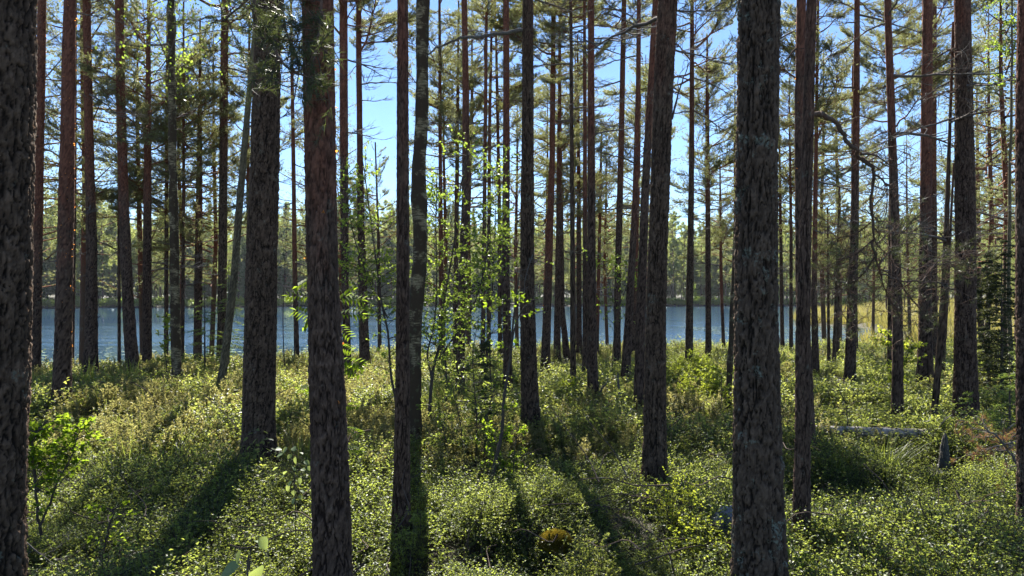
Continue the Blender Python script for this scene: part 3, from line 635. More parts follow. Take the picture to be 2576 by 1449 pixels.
tree('snag', 'dead_pine', 'branchless dead pine snag ending in a broken tip above the lily water', 'dead tree',
     [(1045, 2350, 16), (900, 2362, 16), (720, 2375, 14), (500, 2383, 11), (275, 2391, 7)], mat='bark', H=5.25, nb=0, nd=4, cb=3.5)
tree('snag2', 'dead_pine', 'spindly bare stem beside the broken-topped snag', 'dead tree',
     [(930, 2371, 11), (700, 2385, 8), (560, 2392, 6)], mat='bark_red', H=4.6, nb=0, nd=4, cb=3.5)

# ------------------------------------------------------------------ background pines on the near bank, on the bog and beyond the water
def shared_trunk(H, r, seed, mat, red=(1.5, 4)):
    rs = np.random.RandomState(seed)
    P = [[0, 0, 0, r], [H * .4, rs.normal(0, .12), rs.normal(0, .1), r * .8], [H * .7, rs.normal(0, .2), 0, r * .55]]
    hs = np.linspace(0, H, 26); P = np.array(P + [[H, P[2][1], 0, .012]])
    cx = np.interp(hs, P[:, 0], P[:, 1]); cy = np.interp(hs, P[:, 0], P[:, 2]); R = np.interp(hs, P[:, 0], P[:, 3]) * (1 + .3 * np.exp(-hs / .2))
    mb = MB(); a = np.arange(8) / 8 * 2 * math.pi
    V = np.stack([cx[:, None] + np.cos(a) * R[:, None], cy[:, None] + np.sin(a) * R[:, None], np.repeat(hs[:, None], 8, 1)], -1)
    up = np.clip((hs - red[0]) / red[1], 0, 1); at = np.stack([np.zeros((26, 8)), np.full((26, 8), .5), np.repeat(up[:, None], 8, 1)], -1)
    i = np.arange(25)[:, None] * 8; j = np.arange(8)[None]; k = (j + 1) % 8
    mb.add(V.reshape(-1, 3), np.stack([i + j, i + k, i + 8 + k, i + 8 + j], -1).reshape(-1, 4), 0, at.reshape(-1, 3))
    return mb.mesh('trunk', M[mat], True), (lambda h: (np.interp(h, P[:, 0], P[:, 1]), np.interp(h, P[:, 0], P[:, 2]), np.interp(h, P[:, 0], P[:, 3])))

def crown_mesh(seed, H, h0, n, R, kind='pine', mat='needle', mid=True, sz=1.0):
    """whole crown as one mesh: limbs and needle bunches along them"""
    rs = np.random.RandomState(seed); mb = MB(); tips = []; dirs = []
    for k in range(n):
        u = (k + rs.rand()) / n; h = h0 + (H - h0) * u; a = rs.uniform(0, 2 * math.pi)
        if kind == 'pine': l = R * rs.uniform(.45, 1.1) * (1 - .72 * u ** 2) * (.6 + .4 * min(1, u * 3)); rise = rs.uniform(-.3, .5) + .35 * u
        elif kind == 'spruce': l = R * rs.uniform(.8, 1.05) * (1 - u) ** .85 + .15; rise = rs.uniform(-.35, -.1) + .3 * u
        else: l = R * rs.uniform(.5, 1.1) * math.sin(math.pi * min(.97, .18 + .8 * u)) ** .7; rise = rs.uniform(.3, .9)
        d = np.array([math.cos(a), math.sin(a), rise]); t = np.linspace(0, 1, 4)
        P = np.outer(t * l, d) + [0, 0, h] + np.outer(t ** 2 * l * .12, [0, 0, 1])
        tube(mb, P, (.012 + .012 * l) * (1 - .85 * t), 3, 0, (0, .5, .7))
        m = max(4, int(l * (12 if mid else 5) * sz))
        uu = rs.uniform(.22 if kind == 'pine' else .1, 1, m) ** .8
        side = rs.normal(0, .20 * l, m) * (1.25 - uu); vert = np.abs(rs.normal(0, .13 * l, m))
        c = np.outer(uu * l, d) + [0, 0, h] + np.outer(side, [-math.sin(a), math.cos(a), 0]) + rs.normal(0, .05 * l, (m, 3)) * [1, 1, .7] + np.outer(vert, [0, 0, 1])
        tips.append(c); dirs.append(norm(d + rs.normal(0, .5, (m, 3)) + [0, 0, .2]))
    c = np.concatenate(tips); d = np.concatenate(dirs)
    if mid: 
        c = np.concatenate([c, c + rnd_dirs(len(c), rs) * .12]); d = np.concatenate([d, norm(d + rnd_dirs(len(c) // 2, rs) * .6)])
        tufts(mb, c, d, rs, 9, .058, .015, .95, 1, .04)
    else: tufts(mb, c, d, rs, 9, .50, .11, 1.0, 1, .35)
    return mb.mesh('crown', [M['twig'], M[mat]])

MIDT = [shared_trunk(11 + k, .085 + .01 * k, 400 + k, 'bark_red', (1, 4)) for k in range(3)]
MIDC = [crown_mesh(410 + k, 11.1 + (k % 3), 2.8 + .8 * (k % 2), 74, 2.35, 'pine', 'needle', True, 1.8) for k in range(6)]

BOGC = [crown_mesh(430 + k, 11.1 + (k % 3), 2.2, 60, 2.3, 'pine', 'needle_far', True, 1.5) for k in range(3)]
def mid_pine(x, y, label, k, s=1.0, rot=0.0, zs=1.0, name='pine_tree', group=None):
    root = thing(name, label, 'pine tree', (x, y, gz(x, y) - .1), group, rot)
    link('trunk', MIDT[k % 3][0], root, None, None, (s, s, s * zs)); link('crown', (MIDC[k % 6] if y < 40 else BOGC[k % 3]), root, None, None, (s, s, s * zs))
    return root
SHORE = [ # column, distance, size, label
 (52, 19, .85, 'leafy lakeside pine right behind the cut-off trunk at the left border'), (135, 22, .95, 'lakeside pine with a full crown between the first two slim trunks'),
 (262, 20, .8, 'lakeside pine with low boughs between the reed-footed pine and the curved one'), (345, 24, .9, 'feathery lakeside pine behind the curved pine'),
 (478, 21, .8, 'low feathery pine by the water beside the bushy young one'), (530, 25, .95, 'lakeside pine crown filling the gap left of the leaning olive stem'),
 (590, 21, .85, 'green lakeside pine behind the leaning olive stem'), (705, 27, .72, 'small lakeside pine seen in the gap right of the stout rough trunk'),
 (890, 26, .8, 'lakeside pine partly veiled by birch leaves'), (965, 29, .72, 'thin-crowned lakeside pine in the bright gap left of the smooth-edged pine'),
 (1130, 26, .85, 'lakeside pine crown behind the top of the birch sapling'), (1195, 28, .95, 'lakeside pine crown above the close pair of thin stems'),
 (1300, 27, .85, 'lakeside pine squeezed left of the dark pine with the horizontal branch'), (1362, 27, .8, 'lakeside pine crown at the start of the dense pole cluster'),
 (1430, 28, .9, 'lakeside pine crown in the middle of the dense pole cluster'), (1525, 26, .8, 'lakeside pine crown between the smooth brown pine and the bowed one'),
 (1580, 29, .92, 'lakeside pine crown behind the slanting pine'), (1838, 27, .85, 'lakeside pine crown touching the left edge of the giant trunk'),
 (1985, 28, .9, 'full lakeside pine just right of the giant trunk'), (2075, 27, .98, 'full pine behind the three bog poles'), (2112, 33, 1.1, 'tall full pine at the lily channel behind the bog poles'),
 (2195, 28, .75, 'twiggy pine at the lily channel between the broad-footed and the leaning pine'), (2290, 29, .72, 'low full pine beside the rusty-topped trunk'), (2350, 34, .62, 'small pine behind the broken-topped snag'),
 (2480, 21, .95, 'sunlit full pine at the edge of the sedge right of the broad pine'), (2530, 17, .85, 'sunlit pine with long drooping boughs near the right border'), (2560, 27, 1.1, 'tall hazy pine behind the trunk at the right border')]
for k, (xx, z, s, lab) in enumerate(SHORE):
    x = (xx - CX) / FPX * z; y = z
    if gz(x, y) < .02: y = float(near_shore(x)) - .3 if xx < 2050 else y
    mid_pine(x, y, lab, k, s, k * 1.7)

# bog side
BOG = 'pines scattered over the far side of the lily channel'
rs = np.random.RandomState(51); cnt = 0
for k in range(400):
    y = rs.uniform(60, 150); x = rs.uniform(25, 110)
    col = x / y * FPX + CX
    if x < float(pen_edge(y)) + 1.5 or col > 2680 or gz(x, y) < .1: continue
    if rs.rand() > np.clip((x - float(pen_edge(y))) / 25, .12, 1): continue
    s = rs.uniform(.35, .62) if x - float(pen_edge(y)) < 6 else rs.uniform(.6, 1.15)
    mid_pine(x, y, 'pine on the flat bog beyond the lily channel', rs.randint(6), s, rs.uniform(0, 6.3), 1, 'pine_tree', BOG); cnt += 1
    if cnt > 75: break

# far shore
FART = [shared_trunk(15 + 2 * k, .16, 500 + k, 'bark_red', (3, 4)) for k in range(3)]
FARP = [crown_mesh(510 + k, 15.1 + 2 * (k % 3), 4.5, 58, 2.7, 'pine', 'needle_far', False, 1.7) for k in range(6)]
FARS = [crown_mesh(520 + k, 18, 1.5, 90, 2.5, 'spruce', 'spruce', False, 1.7) for k in range(3)]
FARB = [crown_mesh(530 + k, 10, 1.2, 36, 2.6, 'birch', 'birchleaf', False, 1.2) for k in range(3)]
SPT, _ = shared_trunk(18, .16, 540, 'bark'); BPT, _ = shared_trunk(9.5, .10, 541, 'grey_bark')
rs = np.random.RandomState(61); cnt = 0; placed = []
FG = {'p': ('pine_tree', 'pine with an orange upper trunk in the wood across the lake', 'pine tree', 'pines in the wood across the lake'),
      's': ('spruce_tree', 'dark pointed spruce in the wood across the lake', 'spruce tree', 'spruces in the wood across the lake'),
      'b': ('birch_tree', 'light green birch leaning over the far water edge', 'birch tree', 'birches along the far water edge')}
for k in range(6000):
    x = rs.uniform(-150, 145); d = rs.uniform(3, 40); y = float(far_shore(x)) + d
    if x > float(pen_edge(y)) + 6: continue
    if abs(x / y) > .76: continue
    if any((x - a) ** 2 + (y - b) ** 2 < 6.5 for a, b in placed[-600:]): continue
    placed.append((x, y)); cnt += 1
    t = 's' if rs.rand() < .33 else 'p'
    if d < 6 and rs.rand() < .35: t = 'b'
    nm, lab, cat, grp = FG[t]; s = rs.uniform(1.08, 1.55) * (.92 if d < 10 else 1) * (1.06 if x < 0 else 1)
    if t == 'b': s = rs.uniform(.45, .95)
    root = thing(nm, lab, cat, (x, y, gz(x, y) - .1), grp, rs.uniform(0, 6.3))
    if t == 'p': j = rs.randint(3); link('trunk', FART[j][0], root, None, None, (s, s, s)); link('crown', FARP[j + 3 * rs.randint(2)], root, None, None, (s, s, s))
    elif t == 's': link('trunk', SPT, root, None, None, (s, s, s)); link('crown', FARS[rs.randint(3)], root, None, None, (s, s, s))
    else: link('trunk', BPT, root, None, None, (s, s, s)); link('crown', FARB[rs.randint(3)], root, None, None, (s, s, s))
    if cnt >= 330: break

# ------------------------------------------------------------------ scattered ground cover (what nobody could count)
def scatter(name, protos, P, rot, sc, which):
    """one object whose points carry copies of a few plant meshes"""
    me = bpy.data.meshes.new(name); P = np.asarray(P, np.float32)
    me.vertices.add(len(P)); me.vertices.foreach_set('co', P.ravel())
    a = me.attributes.new('rot', 'FLOAT_VECTOR', 'POINT'); a.data.foreach_set('vector', np.asarray(rot, np.float32).ravel())
    a = me.attributes.new('sc', 'FLOAT_VECTOR', 'POINT'); a.data.foreach_set('vector', np.asarray(sc, np.float32).ravel())
    a = me.attributes.new('which', 'INT', 'POINT'); a.data.foreach_set('value', np.asarray(which, np.int32))
    o = bpy.data.objects.new(name, me); C.objects.link(o); o['kind'] = 'stuff'
    ng = bpy.data.node_groups.new(name, 'GeometryNodeTree')
    ng.interface.new_socket('Geometry', in_out='INPUT', socket_type='NodeSocketGeometry')
    ng.interface.new_socket('Geometry', in_out='OUTPUT', socket_type='NodeSocketGeometry')
    gi = ng.nodes.new('NodeGroupInput'); go = ng.nodes.new('NodeGroupOutput'); jn = ng.nodes.new('GeometryNodeJoinGeometry')
    def attr(n_, t):
        k = ng.nodes.new('GeometryNodeInputNamedAttribute'); k.data_type = t; k.inputs[0].default_value = n_
        return next(s for s in k.outputs if s.enabled and s.name == 'Attribute')
    ar, asc, aw = attr('rot', 'FLOAT_VECTOR'), attr('sc', 'FLOAT_VECTOR'), attr('which', 'INT')
    e2r = ng.nodes.new('FunctionNodeEulerToRotation'); ng.links.new(ar, e2r.inputs[0])
    for i, pm in enumerate(protos):
        po = bpy.data.objects.new(pm.name + '_source', pm)
        oi = ng.nodes.new('GeometryNodeObjectInfo'); oi.inputs[0].default_value = po
        cmp_ = ng.nodes.new('FunctionNodeCompare'); cmp_.data_type = 'INT'; cmp_.operation = 'EQUAL'
        ia, ib = [s for s in cmp_.inputs if s.enabled and s.type == 'INT'][:2]
        ng.links.new(aw, ia); ib.default_value = i
        ip = ng.nodes.new('GeometryNodeInstanceOnPoints')
        ng.links.new(gi.outputs[0], ip.inputs['Points']); ng.links.new(cmp_.outputs[0], ip.inputs['Selection'])
        ng.links.new(oi.outputs['Geometry'], ip.inputs['Instance']); ng.links.new(e2r.outputs[0], ip.inputs['Rotation']); ng.links.new(asc, ip.inputs['Scale'])
        ng.links.new(ip.outputs[0], jn.inputs[0])
    ng.links.new(jn.outputs[0], go.inputs[0])
    md = o.modifiers.new('scatter', 'NODES'); md.node_group = ng
    return o

def bilberry(seed, ns=11, h=.30, leafL=.019, leafW=.012, mats=('bilberry',), per=16, name='bilberry', spread=.5):
    rs = np.random.RandomState(seed); mb = MB(); C_ = []; D_ = []
    for k in range(ns):
        a = rs.uniform(0, 6.28); b = np.array([math.cos(a), math.sin(a), 0]) * rs.uniform(0, .09)
        d = np.array([math.cos(a) * spread, math.sin(a) * spread, 1.0]); d = d + rs.normal(0, .15, 3); hh = h * rs.uniform(.6, 1.15)
        t = np.linspace(0, 1, 5); P = b + np.outer(t * hh, norm(d)) + np.cumsum(rs.normal(0, .012, (5, 3)), 0)
        tube(mb, P, .0022 * (1 - .6 * t), 3, 1, (0, .5, .3))
        for w in range(3):
            u = rs.uniform(.35, .9); p = P[int(u * 4)]; dd = norm(np.array([rs.normal(0, 1), rs.normal(0, 1), .9])); l = hh * rs.uniform(.25, .45)
            tt = np.linspace(0, 1, 3); Q = p + np.outer(tt * l, dd); tube(mb, Q, [.0014, .0011, .0008], 3, 1, (0, .5, .3))
            m = per // 2; uu = rs.uniform(.1, 1.0, m); az = rs.uniform(0, 6.28, m)
            C_.append(p + np.outer(uu * l, dd)); D_.append(np.stack([np.cos(az), np.sin(az), rs.uniform(-.1, .6, m)], -1) + dd * .3)
        m = per // 2; uu = rs.uniform(.35, 1, m); az = rs.uniform(0, 6.28, m)
        C_.append(P[0] + np.outer(uu, P[-1] - P[0])); D_.append(np.stack([np.cos(az), np.sin(az), rs.uniform(-.1, .5, m)], -1))
    leaves(mb, np.concatenate(C_), np.concatenate(D_), leafL, leafW, rs, 0, .55)
    return mb.mesh(name, [M[mats[0]], M['sapling_bark']])

def ledum(seed, ns=8, h=.42, L=.032, W=.007, mat='ledum', name='marsh_tea', rings=7):
    rs = np.random.RandomState(seed); mb = MB(); C_ = []; D_ = []
    for k in range(ns):
        a = rs.uniform(0, 6.28); b = np.array([math.cos(a), math.sin(a), 0]) * rs.uniform(0, .12); d = norm(np.array([math.cos(a) * .22, math.sin(a) * .22, 1]) + rs.normal(0, .1, 3)); hh = h * rs.uniform(.6, 1.1)
        t = np.linspace(0, 1, 4); P = b + np.outer(t * hh, d) + np.cumsum(rs.normal(0, .01, (4, 3)), 0); tube(mb, P, .0025 * (1 - .5 * t), 3, 1, (0, .5, .4))
        m = rings * 6; uu = rs.uniform(.45, 1, m) ** .8; az = rs.uniform(0, 6.28, m)
        C_.append(P[0] + np.outer(uu, P[-1] - P[0])); D_.append(np.stack([np.cos(az), np.sin(az), .2 + 1.4 * (uu - .45)], -1))
    leaves(mb, np.concatenate(C_), np.concatenate(D_), L, W, rs, 0, .4)
    return mb.mesh(name, [M[mat], M['sapling_bark']])

def grassy(seed, n=26, h=.35, w=.006, mat='grass', name='grass', bend=.6, rad=.06):
    rs = np.random.RandomState(seed); mb = MB()
    for k in range(n):
        a = rs.uniform(0, 6.28); l = h * rs.uniform(.5, 1.15); b = np.array([math.cos(a), math.sin(a), 0]) * rs.uniform(0, rad); t = np.linspace(0, 1, 5)
        lean = rs.uniform(.1, bend); dx = l * (lean * t + lean * .8 * t ** 2.2); dz = l * (t - .35 * lean * t ** 3)
        P = b + np.stack([np.cos(a) * dx, np.sin(a) * dx, dz], -1); s = np.array([-math.sin(a), math.cos(a), 0]); ww = w * (1 - t ** 2) + .0004
        V = np.stack([P + np.outer(ww / 2, s), P - np.outer(ww / 2, s)], 1).reshape(-1, 3)
        mb.add(V, [[i * 2, i * 2 + 1, i * 2 + 3, i * 2 + 2] for i in range(4)])
    return mb.mesh(name, M[mat])

def spots(n, seed, zmin, zmax, xr=.80, power=1.0):
    """points over the ground in view, denser towards the camera"""
    rs = np.random.RandomState(seed); u = rs.rand(n); y = zmin * (zmax / zmin) ** (u ** power) if power != 0 else rs.uniform(zmin, zmax, n)
    x = rs.uniform(-xr, xr, n) * y + rs.uniform(-.6, .6, n)
    return x, y, rs
def lay(x, y, rs, s, tilt=.18):
    z = ground_z(x, y); n = len(x)
    return np.stack([x, y, z - .01], -1), np.stack([rs.normal(0, tilt, n), rs.normal(0, tilt, n), rs.uniform(0, 6.28, n)], -1), s[:, None] * np.stack([np.ones(n), np.ones(n), rs.uniform(.8, 1.2, n)], -1)

BIL = [bilberry(600 + k, 11, .30 + .02 * (k % 3)) for k in range(5)]
BILF = [bilberry(605 + k, 9, .32, .034, .022, ('bilberry_lit',), 10) for k in range(5)]      # broader-leaved bilberry farther off, in the sunlit leaf colour
LED = [ledum(620 + k, W=.014, L=.034, h=.36) for k in range(4)]
GRS = [grassy(630 + k) for k in range(3)]
TRUNKS = [(b[0], b[1]) for (_, _, b, _) in EVERY.values()]
def dry_land(x, y): return ground_z(x, y) > .12

def ledum_share(x, y):     # brown marsh tea takes over towards the shore and on the left slope
    return np.clip(.5 + .9 * fbm(x, y, 21, 3, .33) + np.where(x < 0, .02, -.35) - np.clip((7.5 - y) / 3, 0, 1) * .8, 0, 1)
x, y, rs = spots(30000, 31, 2.3, 30)
d = (near_shore(x) - y > -.3) & dry_land(x, y); x, y = x[d], y[d]
r_ = rs.rand(len(x)); L_ = r_ < ledum_share(x, y) * .5
x1, y1 = x[~L_], y[~L_]
hole = fbm(x1, y1, 62, 3, 1.6) + .35 * fbm(x1, y1, 61, 3, 1.1) > -.29 + rs.normal(0, .07, len(x1)); x1, y1 = x1[hole], y1[hole]
clump = lambda x, y: np.clip(.92 + .95 * fbm(x, y, 61, 3, 1.1), .42, 1.28)
tb = np.array([(a_, b_) for a_, b_ in TRUNKS if b_ < 13]); tb = np.repeat(tb, 12, 0); an_ = rs.uniform(0, 6.28, len(tb)); rr_ = rs.uniform(.16, .42, len(tb))
x1 = np.concatenate([x1, tb[:, 0] + np.cos(an_) * rr_]); y1 = np.concatenate([y1, tb[:, 1] + np.sin(an_) * rr_])      # shrubs gather round the trunk feet
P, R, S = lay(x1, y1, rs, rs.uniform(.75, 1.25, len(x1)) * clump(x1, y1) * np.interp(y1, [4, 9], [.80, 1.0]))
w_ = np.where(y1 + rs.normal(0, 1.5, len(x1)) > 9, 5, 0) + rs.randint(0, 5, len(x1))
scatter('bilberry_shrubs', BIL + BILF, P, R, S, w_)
x2, y2 = x[L_], y[L_]
P, R, S = lay(x2, y2, rs, rs.uniform(.7, 1.15, len(x2)), .12)
scatter('marsh_tea_shrubs', LED, P, R, S, rs.randint(0, 4, len(x2)))
x, y, rs = spots(2600, 33, 3.0, 30); d = dry_land(x, y) & (near_shore(x) - y > -.3) & (fbm(x, y, 41, 3, .5) > .12 + np.where(y < 6.5, 9, 0)); x, y = x[d], y[d]
P, R, S = lay(x, y, rs, rs.uniform(.6, 1.25, len(x)), .1); scatter('forest_grass', GRS, P, R, S, rs.randint(0, 3, len(x)))
# fallen twigs and cones' worth of litter on the shrubs and in the gaps
mt_ = MB()
for k in range(5):
    r__ = np.random.RandomState(1600 + k); tube(mt_, smooth_line(r__.normal(0, .02, (4, 3)) + np.array([[0, 0, .0], [.12, 0, .03], [.26, 0, .05], [.4, 0, .04]]) + [r__.normal(0, .3), r__.normal(0, .3), .02], 9), np.linspace(.004, .0015, 9), 4, 0, (0, .5, .1))
x, y, rs = spots(190, 36, 3.6, 20); d = dry_land(x, y); x, y = x[d], y[d]
P, R, S = lay(x, y, rs, rs.uniform(.6, 1.6, len(x)), .35); P[:, 2] += rs.uniform(.0, .17, len(x)); scatter('fallen_twigs', [mt_.mesh('twigs', M['twig'])], P, R, S, np.zeros(len(x)))
# low moss and seedlings filling the gaps
x, y, rs = spots(9000, 35, 2.3, 28); d = dry_land(x, y); x, y = x[d], y[d]
k_ = fbm(x, y, 62, 3, 1.6) + .35 * fbm(x, y, 61, 3, 1.1) > -.55; x, y = x[k_], y[k_]
LOW = [bilberry(640 + k, 9, .12, .014, .010, ('bilberry',), 10, 'seedling', .9) for k in range(3)]
P, R, S = lay(x, y, rs, rs.uniform(.7, 1.3, len(x))); scatter('low_seedlings', LOW, P, R, S, rs.randint(0, 3, len(x)))
# right bank and bog sedge
SED = [grassy(650 + k, 34, .55, .016, 'sedge', 'sedge', .45, .22) for k in range(3)]
rs = np.random.RandomState(71); y = rs.uniform(22, 150, 26000) ; x = rs.uniform(12, 110, 26000)
d = (x / y < .8) & (x / y > .38) & dry_land(x, y) & ~((y < 30) & (near_shore(x) - y > 3)); x, y = x[d], y[d]
P, R, S = lay(x, y, rs, rs.uniform(.8, 1.5, len(x)) * (1 + y / 110), .1); scatter('bog_sedge', SED, P, R, S, rs.randint(0, 3, len(x)))
# reedy fringe and low willow scrub along the far shore
FRB = [bilberry(660 + k, 12, 1.3, .22, .16, ('birchleaf',), 12, 'shore_scrub', .6) for k in range(2)]
rs = np.random.RandomState(72); x = rs.uniform(-150, 120, 1500); y = far_shore(x) + rs.uniform(-.5, 4, 1500); d = x < pen_edge(y) + 3; x, y = x[d], y[d]
P, R, S = lay(x, y, rs, rs.uniform(.5, 1.4, len(x)) ** 2, .1); P[:, 2] = np.maximum(P[:, 2], .05); scatter('far_shore_scrub', FRB, P, R, S, rs.randint(0, 2, len(x)))
# the deep wood behind the first rows of far trees
rs = np.random.RandomState(73); x = rs.uniform(-260, 240, 1500); y = far_shore(x) + 38 + rs.uniform(0, 110, 1500) ; s = rs.uniform(1.15, 1.55, len(x))
P, R, S = lay(x, y, rs, s, .02); scatter('distant_wood', [FARP[0], FARP[1], FARS[0], FARS[1], SPT, FARP[4]], P, R, S, rs.randint(0, 6, len(x)))

# lily pads
mb = MB(); rs = np.random.RandomState(74)
def pads(n, xf, yf):
    x = xf(n); y = yf(n, x); k = ground_z(x, y) < -.08; x, y = x[k], y[k]; n = len(x)
    a = np.arange(9) / 9 * 5.9; r = rs.uniform(.06, .16, n); ph = rs.uniform(0, 6.28, n)
    V = np.stack([x[:, None] + np.cos(a + ph[:, None]) * r[:, None], y[:, None] + np.sin(a + ph[:, None]) * r[:, None], np.full((n, 9), .008) + rs.uniform(0, .012, (n, 1)) + np.cos(a * 2 + ph[:, None]) * .006], -1)
    c = np.stack([x, y, np.full(n, .006)], -1)[:, None]
    V = np.concatenate([c, V], 1); i = np.arange(n)[:, None, None] * 10; f = np.array([[0, k + 1, k + 2] for k in range(8)])[None]
    mb.add(V.reshape(-1, 3), (i + f).reshape(-1, 3))
def yy(n, x): return near_shore(x) + 1 + rs.gamma(2.0, 3.2, n)
pads(6500, lambda n: rs.uniform(-32, 18, n), yy)
pads(4500, lambda n: rs.uniform(14, 40, n), lambda n, x: rs.uniform(33, 61, n) + 0 * x)
link('lily_pads', mb.mesh('lily_pads', M['lily']), kind='stuff')

# ------------------------------------------------------------------ saplings, shrubs and small things one can point to
def w3(pts, z, z2=None):
    n = len(pts); zz = np.linspace(z, z2 if z2 is not None else z, n)
    return np.array([px(a, b, c) for (a, b), c in zip(pts, zz)])

def sapling(name, label, cat, stems, leaf, z, group=None, ntw=40, tl=.45, lf=8, L=.04, W=.032, u0=.35, seed=1, bark='sapling_bark', drop=.1, thin=.006, tw2=2, flat=.35, foot=None):
    """stems: list of (photo points from the foot up, foot radius); twigs and leaves grow off the upper part of every stem"""
    rs = np.random.RandomState(seed); S0 = w3(stems[0][0], z); x, y = S0[0][0], z
    base = np.array([x, y, gz(x, y) - .05]); root = thing(name, label, cat, tuple(base), group)
    mt = MB(); lc = []; ld = []
    for pts, r0 in stems:
        P = w3(pts, z); 
        if P[0][2] > base[2] + .1 and pts is stems[0][0]: P = np.vstack([[P[0][0], y, base[2]], P])
        n = max(12, len(P) * 5); Q = smooth_line(P, n) - base
        Q[:, 1] += np.cumsum(rs.normal(0, .012, n)); t = np.linspace(0, 1, n)
        ms = MB(); tube(ms, Q, r0 * (1 - .8 * t) + .001, 8, 0, (0, .5, .3)); link('stem', ms.mesh('stem', M[bark], True), root)
        k_ = int(ntw / len(stems))
        for k in range(k_):
            u = rs.uniform(u0, 1); i = min(int(u * (n - 1)), n - 2); b = Q[i]
            a = rs.uniform(0, 6.28); d = norm(np.array([math.cos(a), math.sin(a), rs.uniform(.1, 1.0)])); l = tl * rs.uniform(.4, 1.1) * (1.15 - .5 * u)
            tt = np.linspace(0, 1, 6)[:, None]; T = b + d * l * tt - np.array([0, 0, drop * l]) * tt ** 2 * 2 + np.cumsum(rs.normal(0, .012 * l / .4, (6, 3)), 0) * (tt > 0)
            tube(mt, T, (thin * (1 - .7 * tt[:, 0])) * .6 + .0008, 4, 0, (0, .5, .3))
            for q in range(tw2 + 1):
                if q: 
                    j = rs.randint(1, 5); d2 = norm(d + rs.normal(0, .6, 3)); T2 = T[j] + d2 * l * .5 * np.linspace(0, 1, 4)[:, None]; tube(mt, T2, [.0018, .0014, .001, .0007], 3, 0, (0, .5, .3))
                else: T2 = T
                uu = rs.uniform(.15, 1, lf) * (len(T2) - 1); i0 = np.minimum(uu.astype(int), len(T2) - 2); fr = (uu - i0)[:, None]
                lc.append(T2[i0] * (1 - fr) + T2[i0 + 1] * fr); ld.append(norm(d + rs.normal(0, .8, (lf, 3)) - [0, 0, .25]))
    if mt.n: link('twigs', mt.mesh('twigs', M[bark]), root, kind='stuff')
    if lc and lf:
        ml = MB(); leaves(ml, np.concatenate(lc), np.concatenate(ld), L, W, rs, 0, flat)
        link('foliage', ml.mesh('foliage', M[leaf]), root, kind='stuff')
    return root, base

BS = 'young birches among the pines'
sapling('birch_sapling', 'sunlit young birch with bright yellow-green leaves in front of the dark poles', 'birch sapling',
        [([(1082, 1020), (1090, 930), (1108, 860), (1112, 790), (1128, 700), (1148, 580), (1160, 470), (1185, 350)], .022), ([(1086, 950), (1075, 890), (1092, 810), (1098, 700), (1095, 560), (1098, 420)], .012),
         ([(1092, 920), (1140, 850), (1185, 780), (1215, 690), (1232, 560), (1240, 420)], .012)], 'birchleaf', 8.6, BS, 170, .72, 8, .037, .031, .22, 1)
sapling('birch_sapling', 'dark-stemmed young birch curving out from behind the smooth-edged pine', 'birch sapling',
        [([(1003, 1100), (998, 1010), (984, 930), (978, 840), (962, 760), (948, 640), (930, 500), (910, 360)], .018), ([(975, 800), (925, 700), (885, 560), (868, 400)], .009)], 'birchleaf', 8.9, BS, 110, .66, 7, .037, .031, .28, 2)
sapling('birch_sapling', 'tall wispy birch sapling whose leaves cover the close pair of thin stems', 'birch sapling',
        [([(1236, 1010), (1232, 850), (1240, 700), (1246, 560), (1250, 400)], .012)], 'birchleaf', 9.6, BS, 75, .62, 7, .038, .030, .3, 3)
sapling('rowan_sapling', 'crooked bare sapling stem rising past the dark pine with the horizontal branch', 'sapling',
        [([(1240, 1240), (1242, 1180), (1262, 1090), (1268, 1000), (1284, 900), (1292, 800), (1306, 690)], .020), ([(1284, 900), (1296, 820), (1320, 770), (1332, 765)], .006)], 'rowan', 5.7, None, 10, .30, 5, .035, .022, .3, 4)
sapling('buckthorn_shrub', 'dark green many-stemmed thicket between the birch and the crooked bare sapling', 'shrub',
        [([(1165, 1180), (1160, 1080), (1135, 960), (1120, 930)], .006), ([(1195, 1180), (1200, 1050), (1190, 900), (1205, 800)], .007), ([(1215, 1190), (1225, 1060), (1250, 950)], .006), ([(1140, 1180), (1115, 1080), (1100, 1010)], .005)],
        'bilberry', 6.7, None, 90, .30, 7, .035, .022, .15, 5, flat=.6)
sapling('buckthorn_shrub', 'loose leafy shrub at the foot of the crooked bare sapling', 'shrub',
        [([(1290, 1210), (1296, 1120), (1310, 1060)], .006), ([(1275, 1210), (1250, 1120), (1225, 1070)], .005)], 'rowan', 6.0, None, 40, .25, 7, .032, .02, .15, 6, flat=.6)
sapling('willow_shrub', 'pale leafy shrub lit by the sun beside the cut-off trunk at the left border', 'shrub',
        [([(112, 1440), (98, 1320), (88, 1220), (85, 1120), (110, 1060)], .010), ([(100, 1330), (130, 1230), (165, 1150), (175, 1080)], .007), ([(92, 1240), (70, 1150), (66, 1080)], .006)], 'rowan', 4.7, None, 70, .26, 7, .040, .024, .35, 7, flat=.6)
sapling('willow_shrub', 'thin bare-legged shrub with a tuft of yellow leaves low on the left slope', 'shrub',
        [([(250, 1420), (262, 1340), (280, 1290), (240, 1280)], .006)], 'rowan', 4.2, None, 10, .2, 4, .032, .018, .4, 8)
sapling('alder_sapling', 'sapling with fresh yellow-green leaves hugging the slim lichen-patched birch', 'sapling',
        [([(424, 960), (422, 900), (425, 840), (428, 790)], .010)], 'bright', 13.2, None, 46, .30, 7, .045, .03, .05, 9)
sapling('alder_sapling', 'sunny green sapling in front of the leaning pine on the right side', 'sapling',
        [([(2262, 985), (2258, 930), (2245, 880), (2238, 840)], .010), ([(2258, 940), (2285, 890), (2292, 870)], .007)], 'bright', 9.2, None, 46, .30, 6, .045, .03, .1, 10)
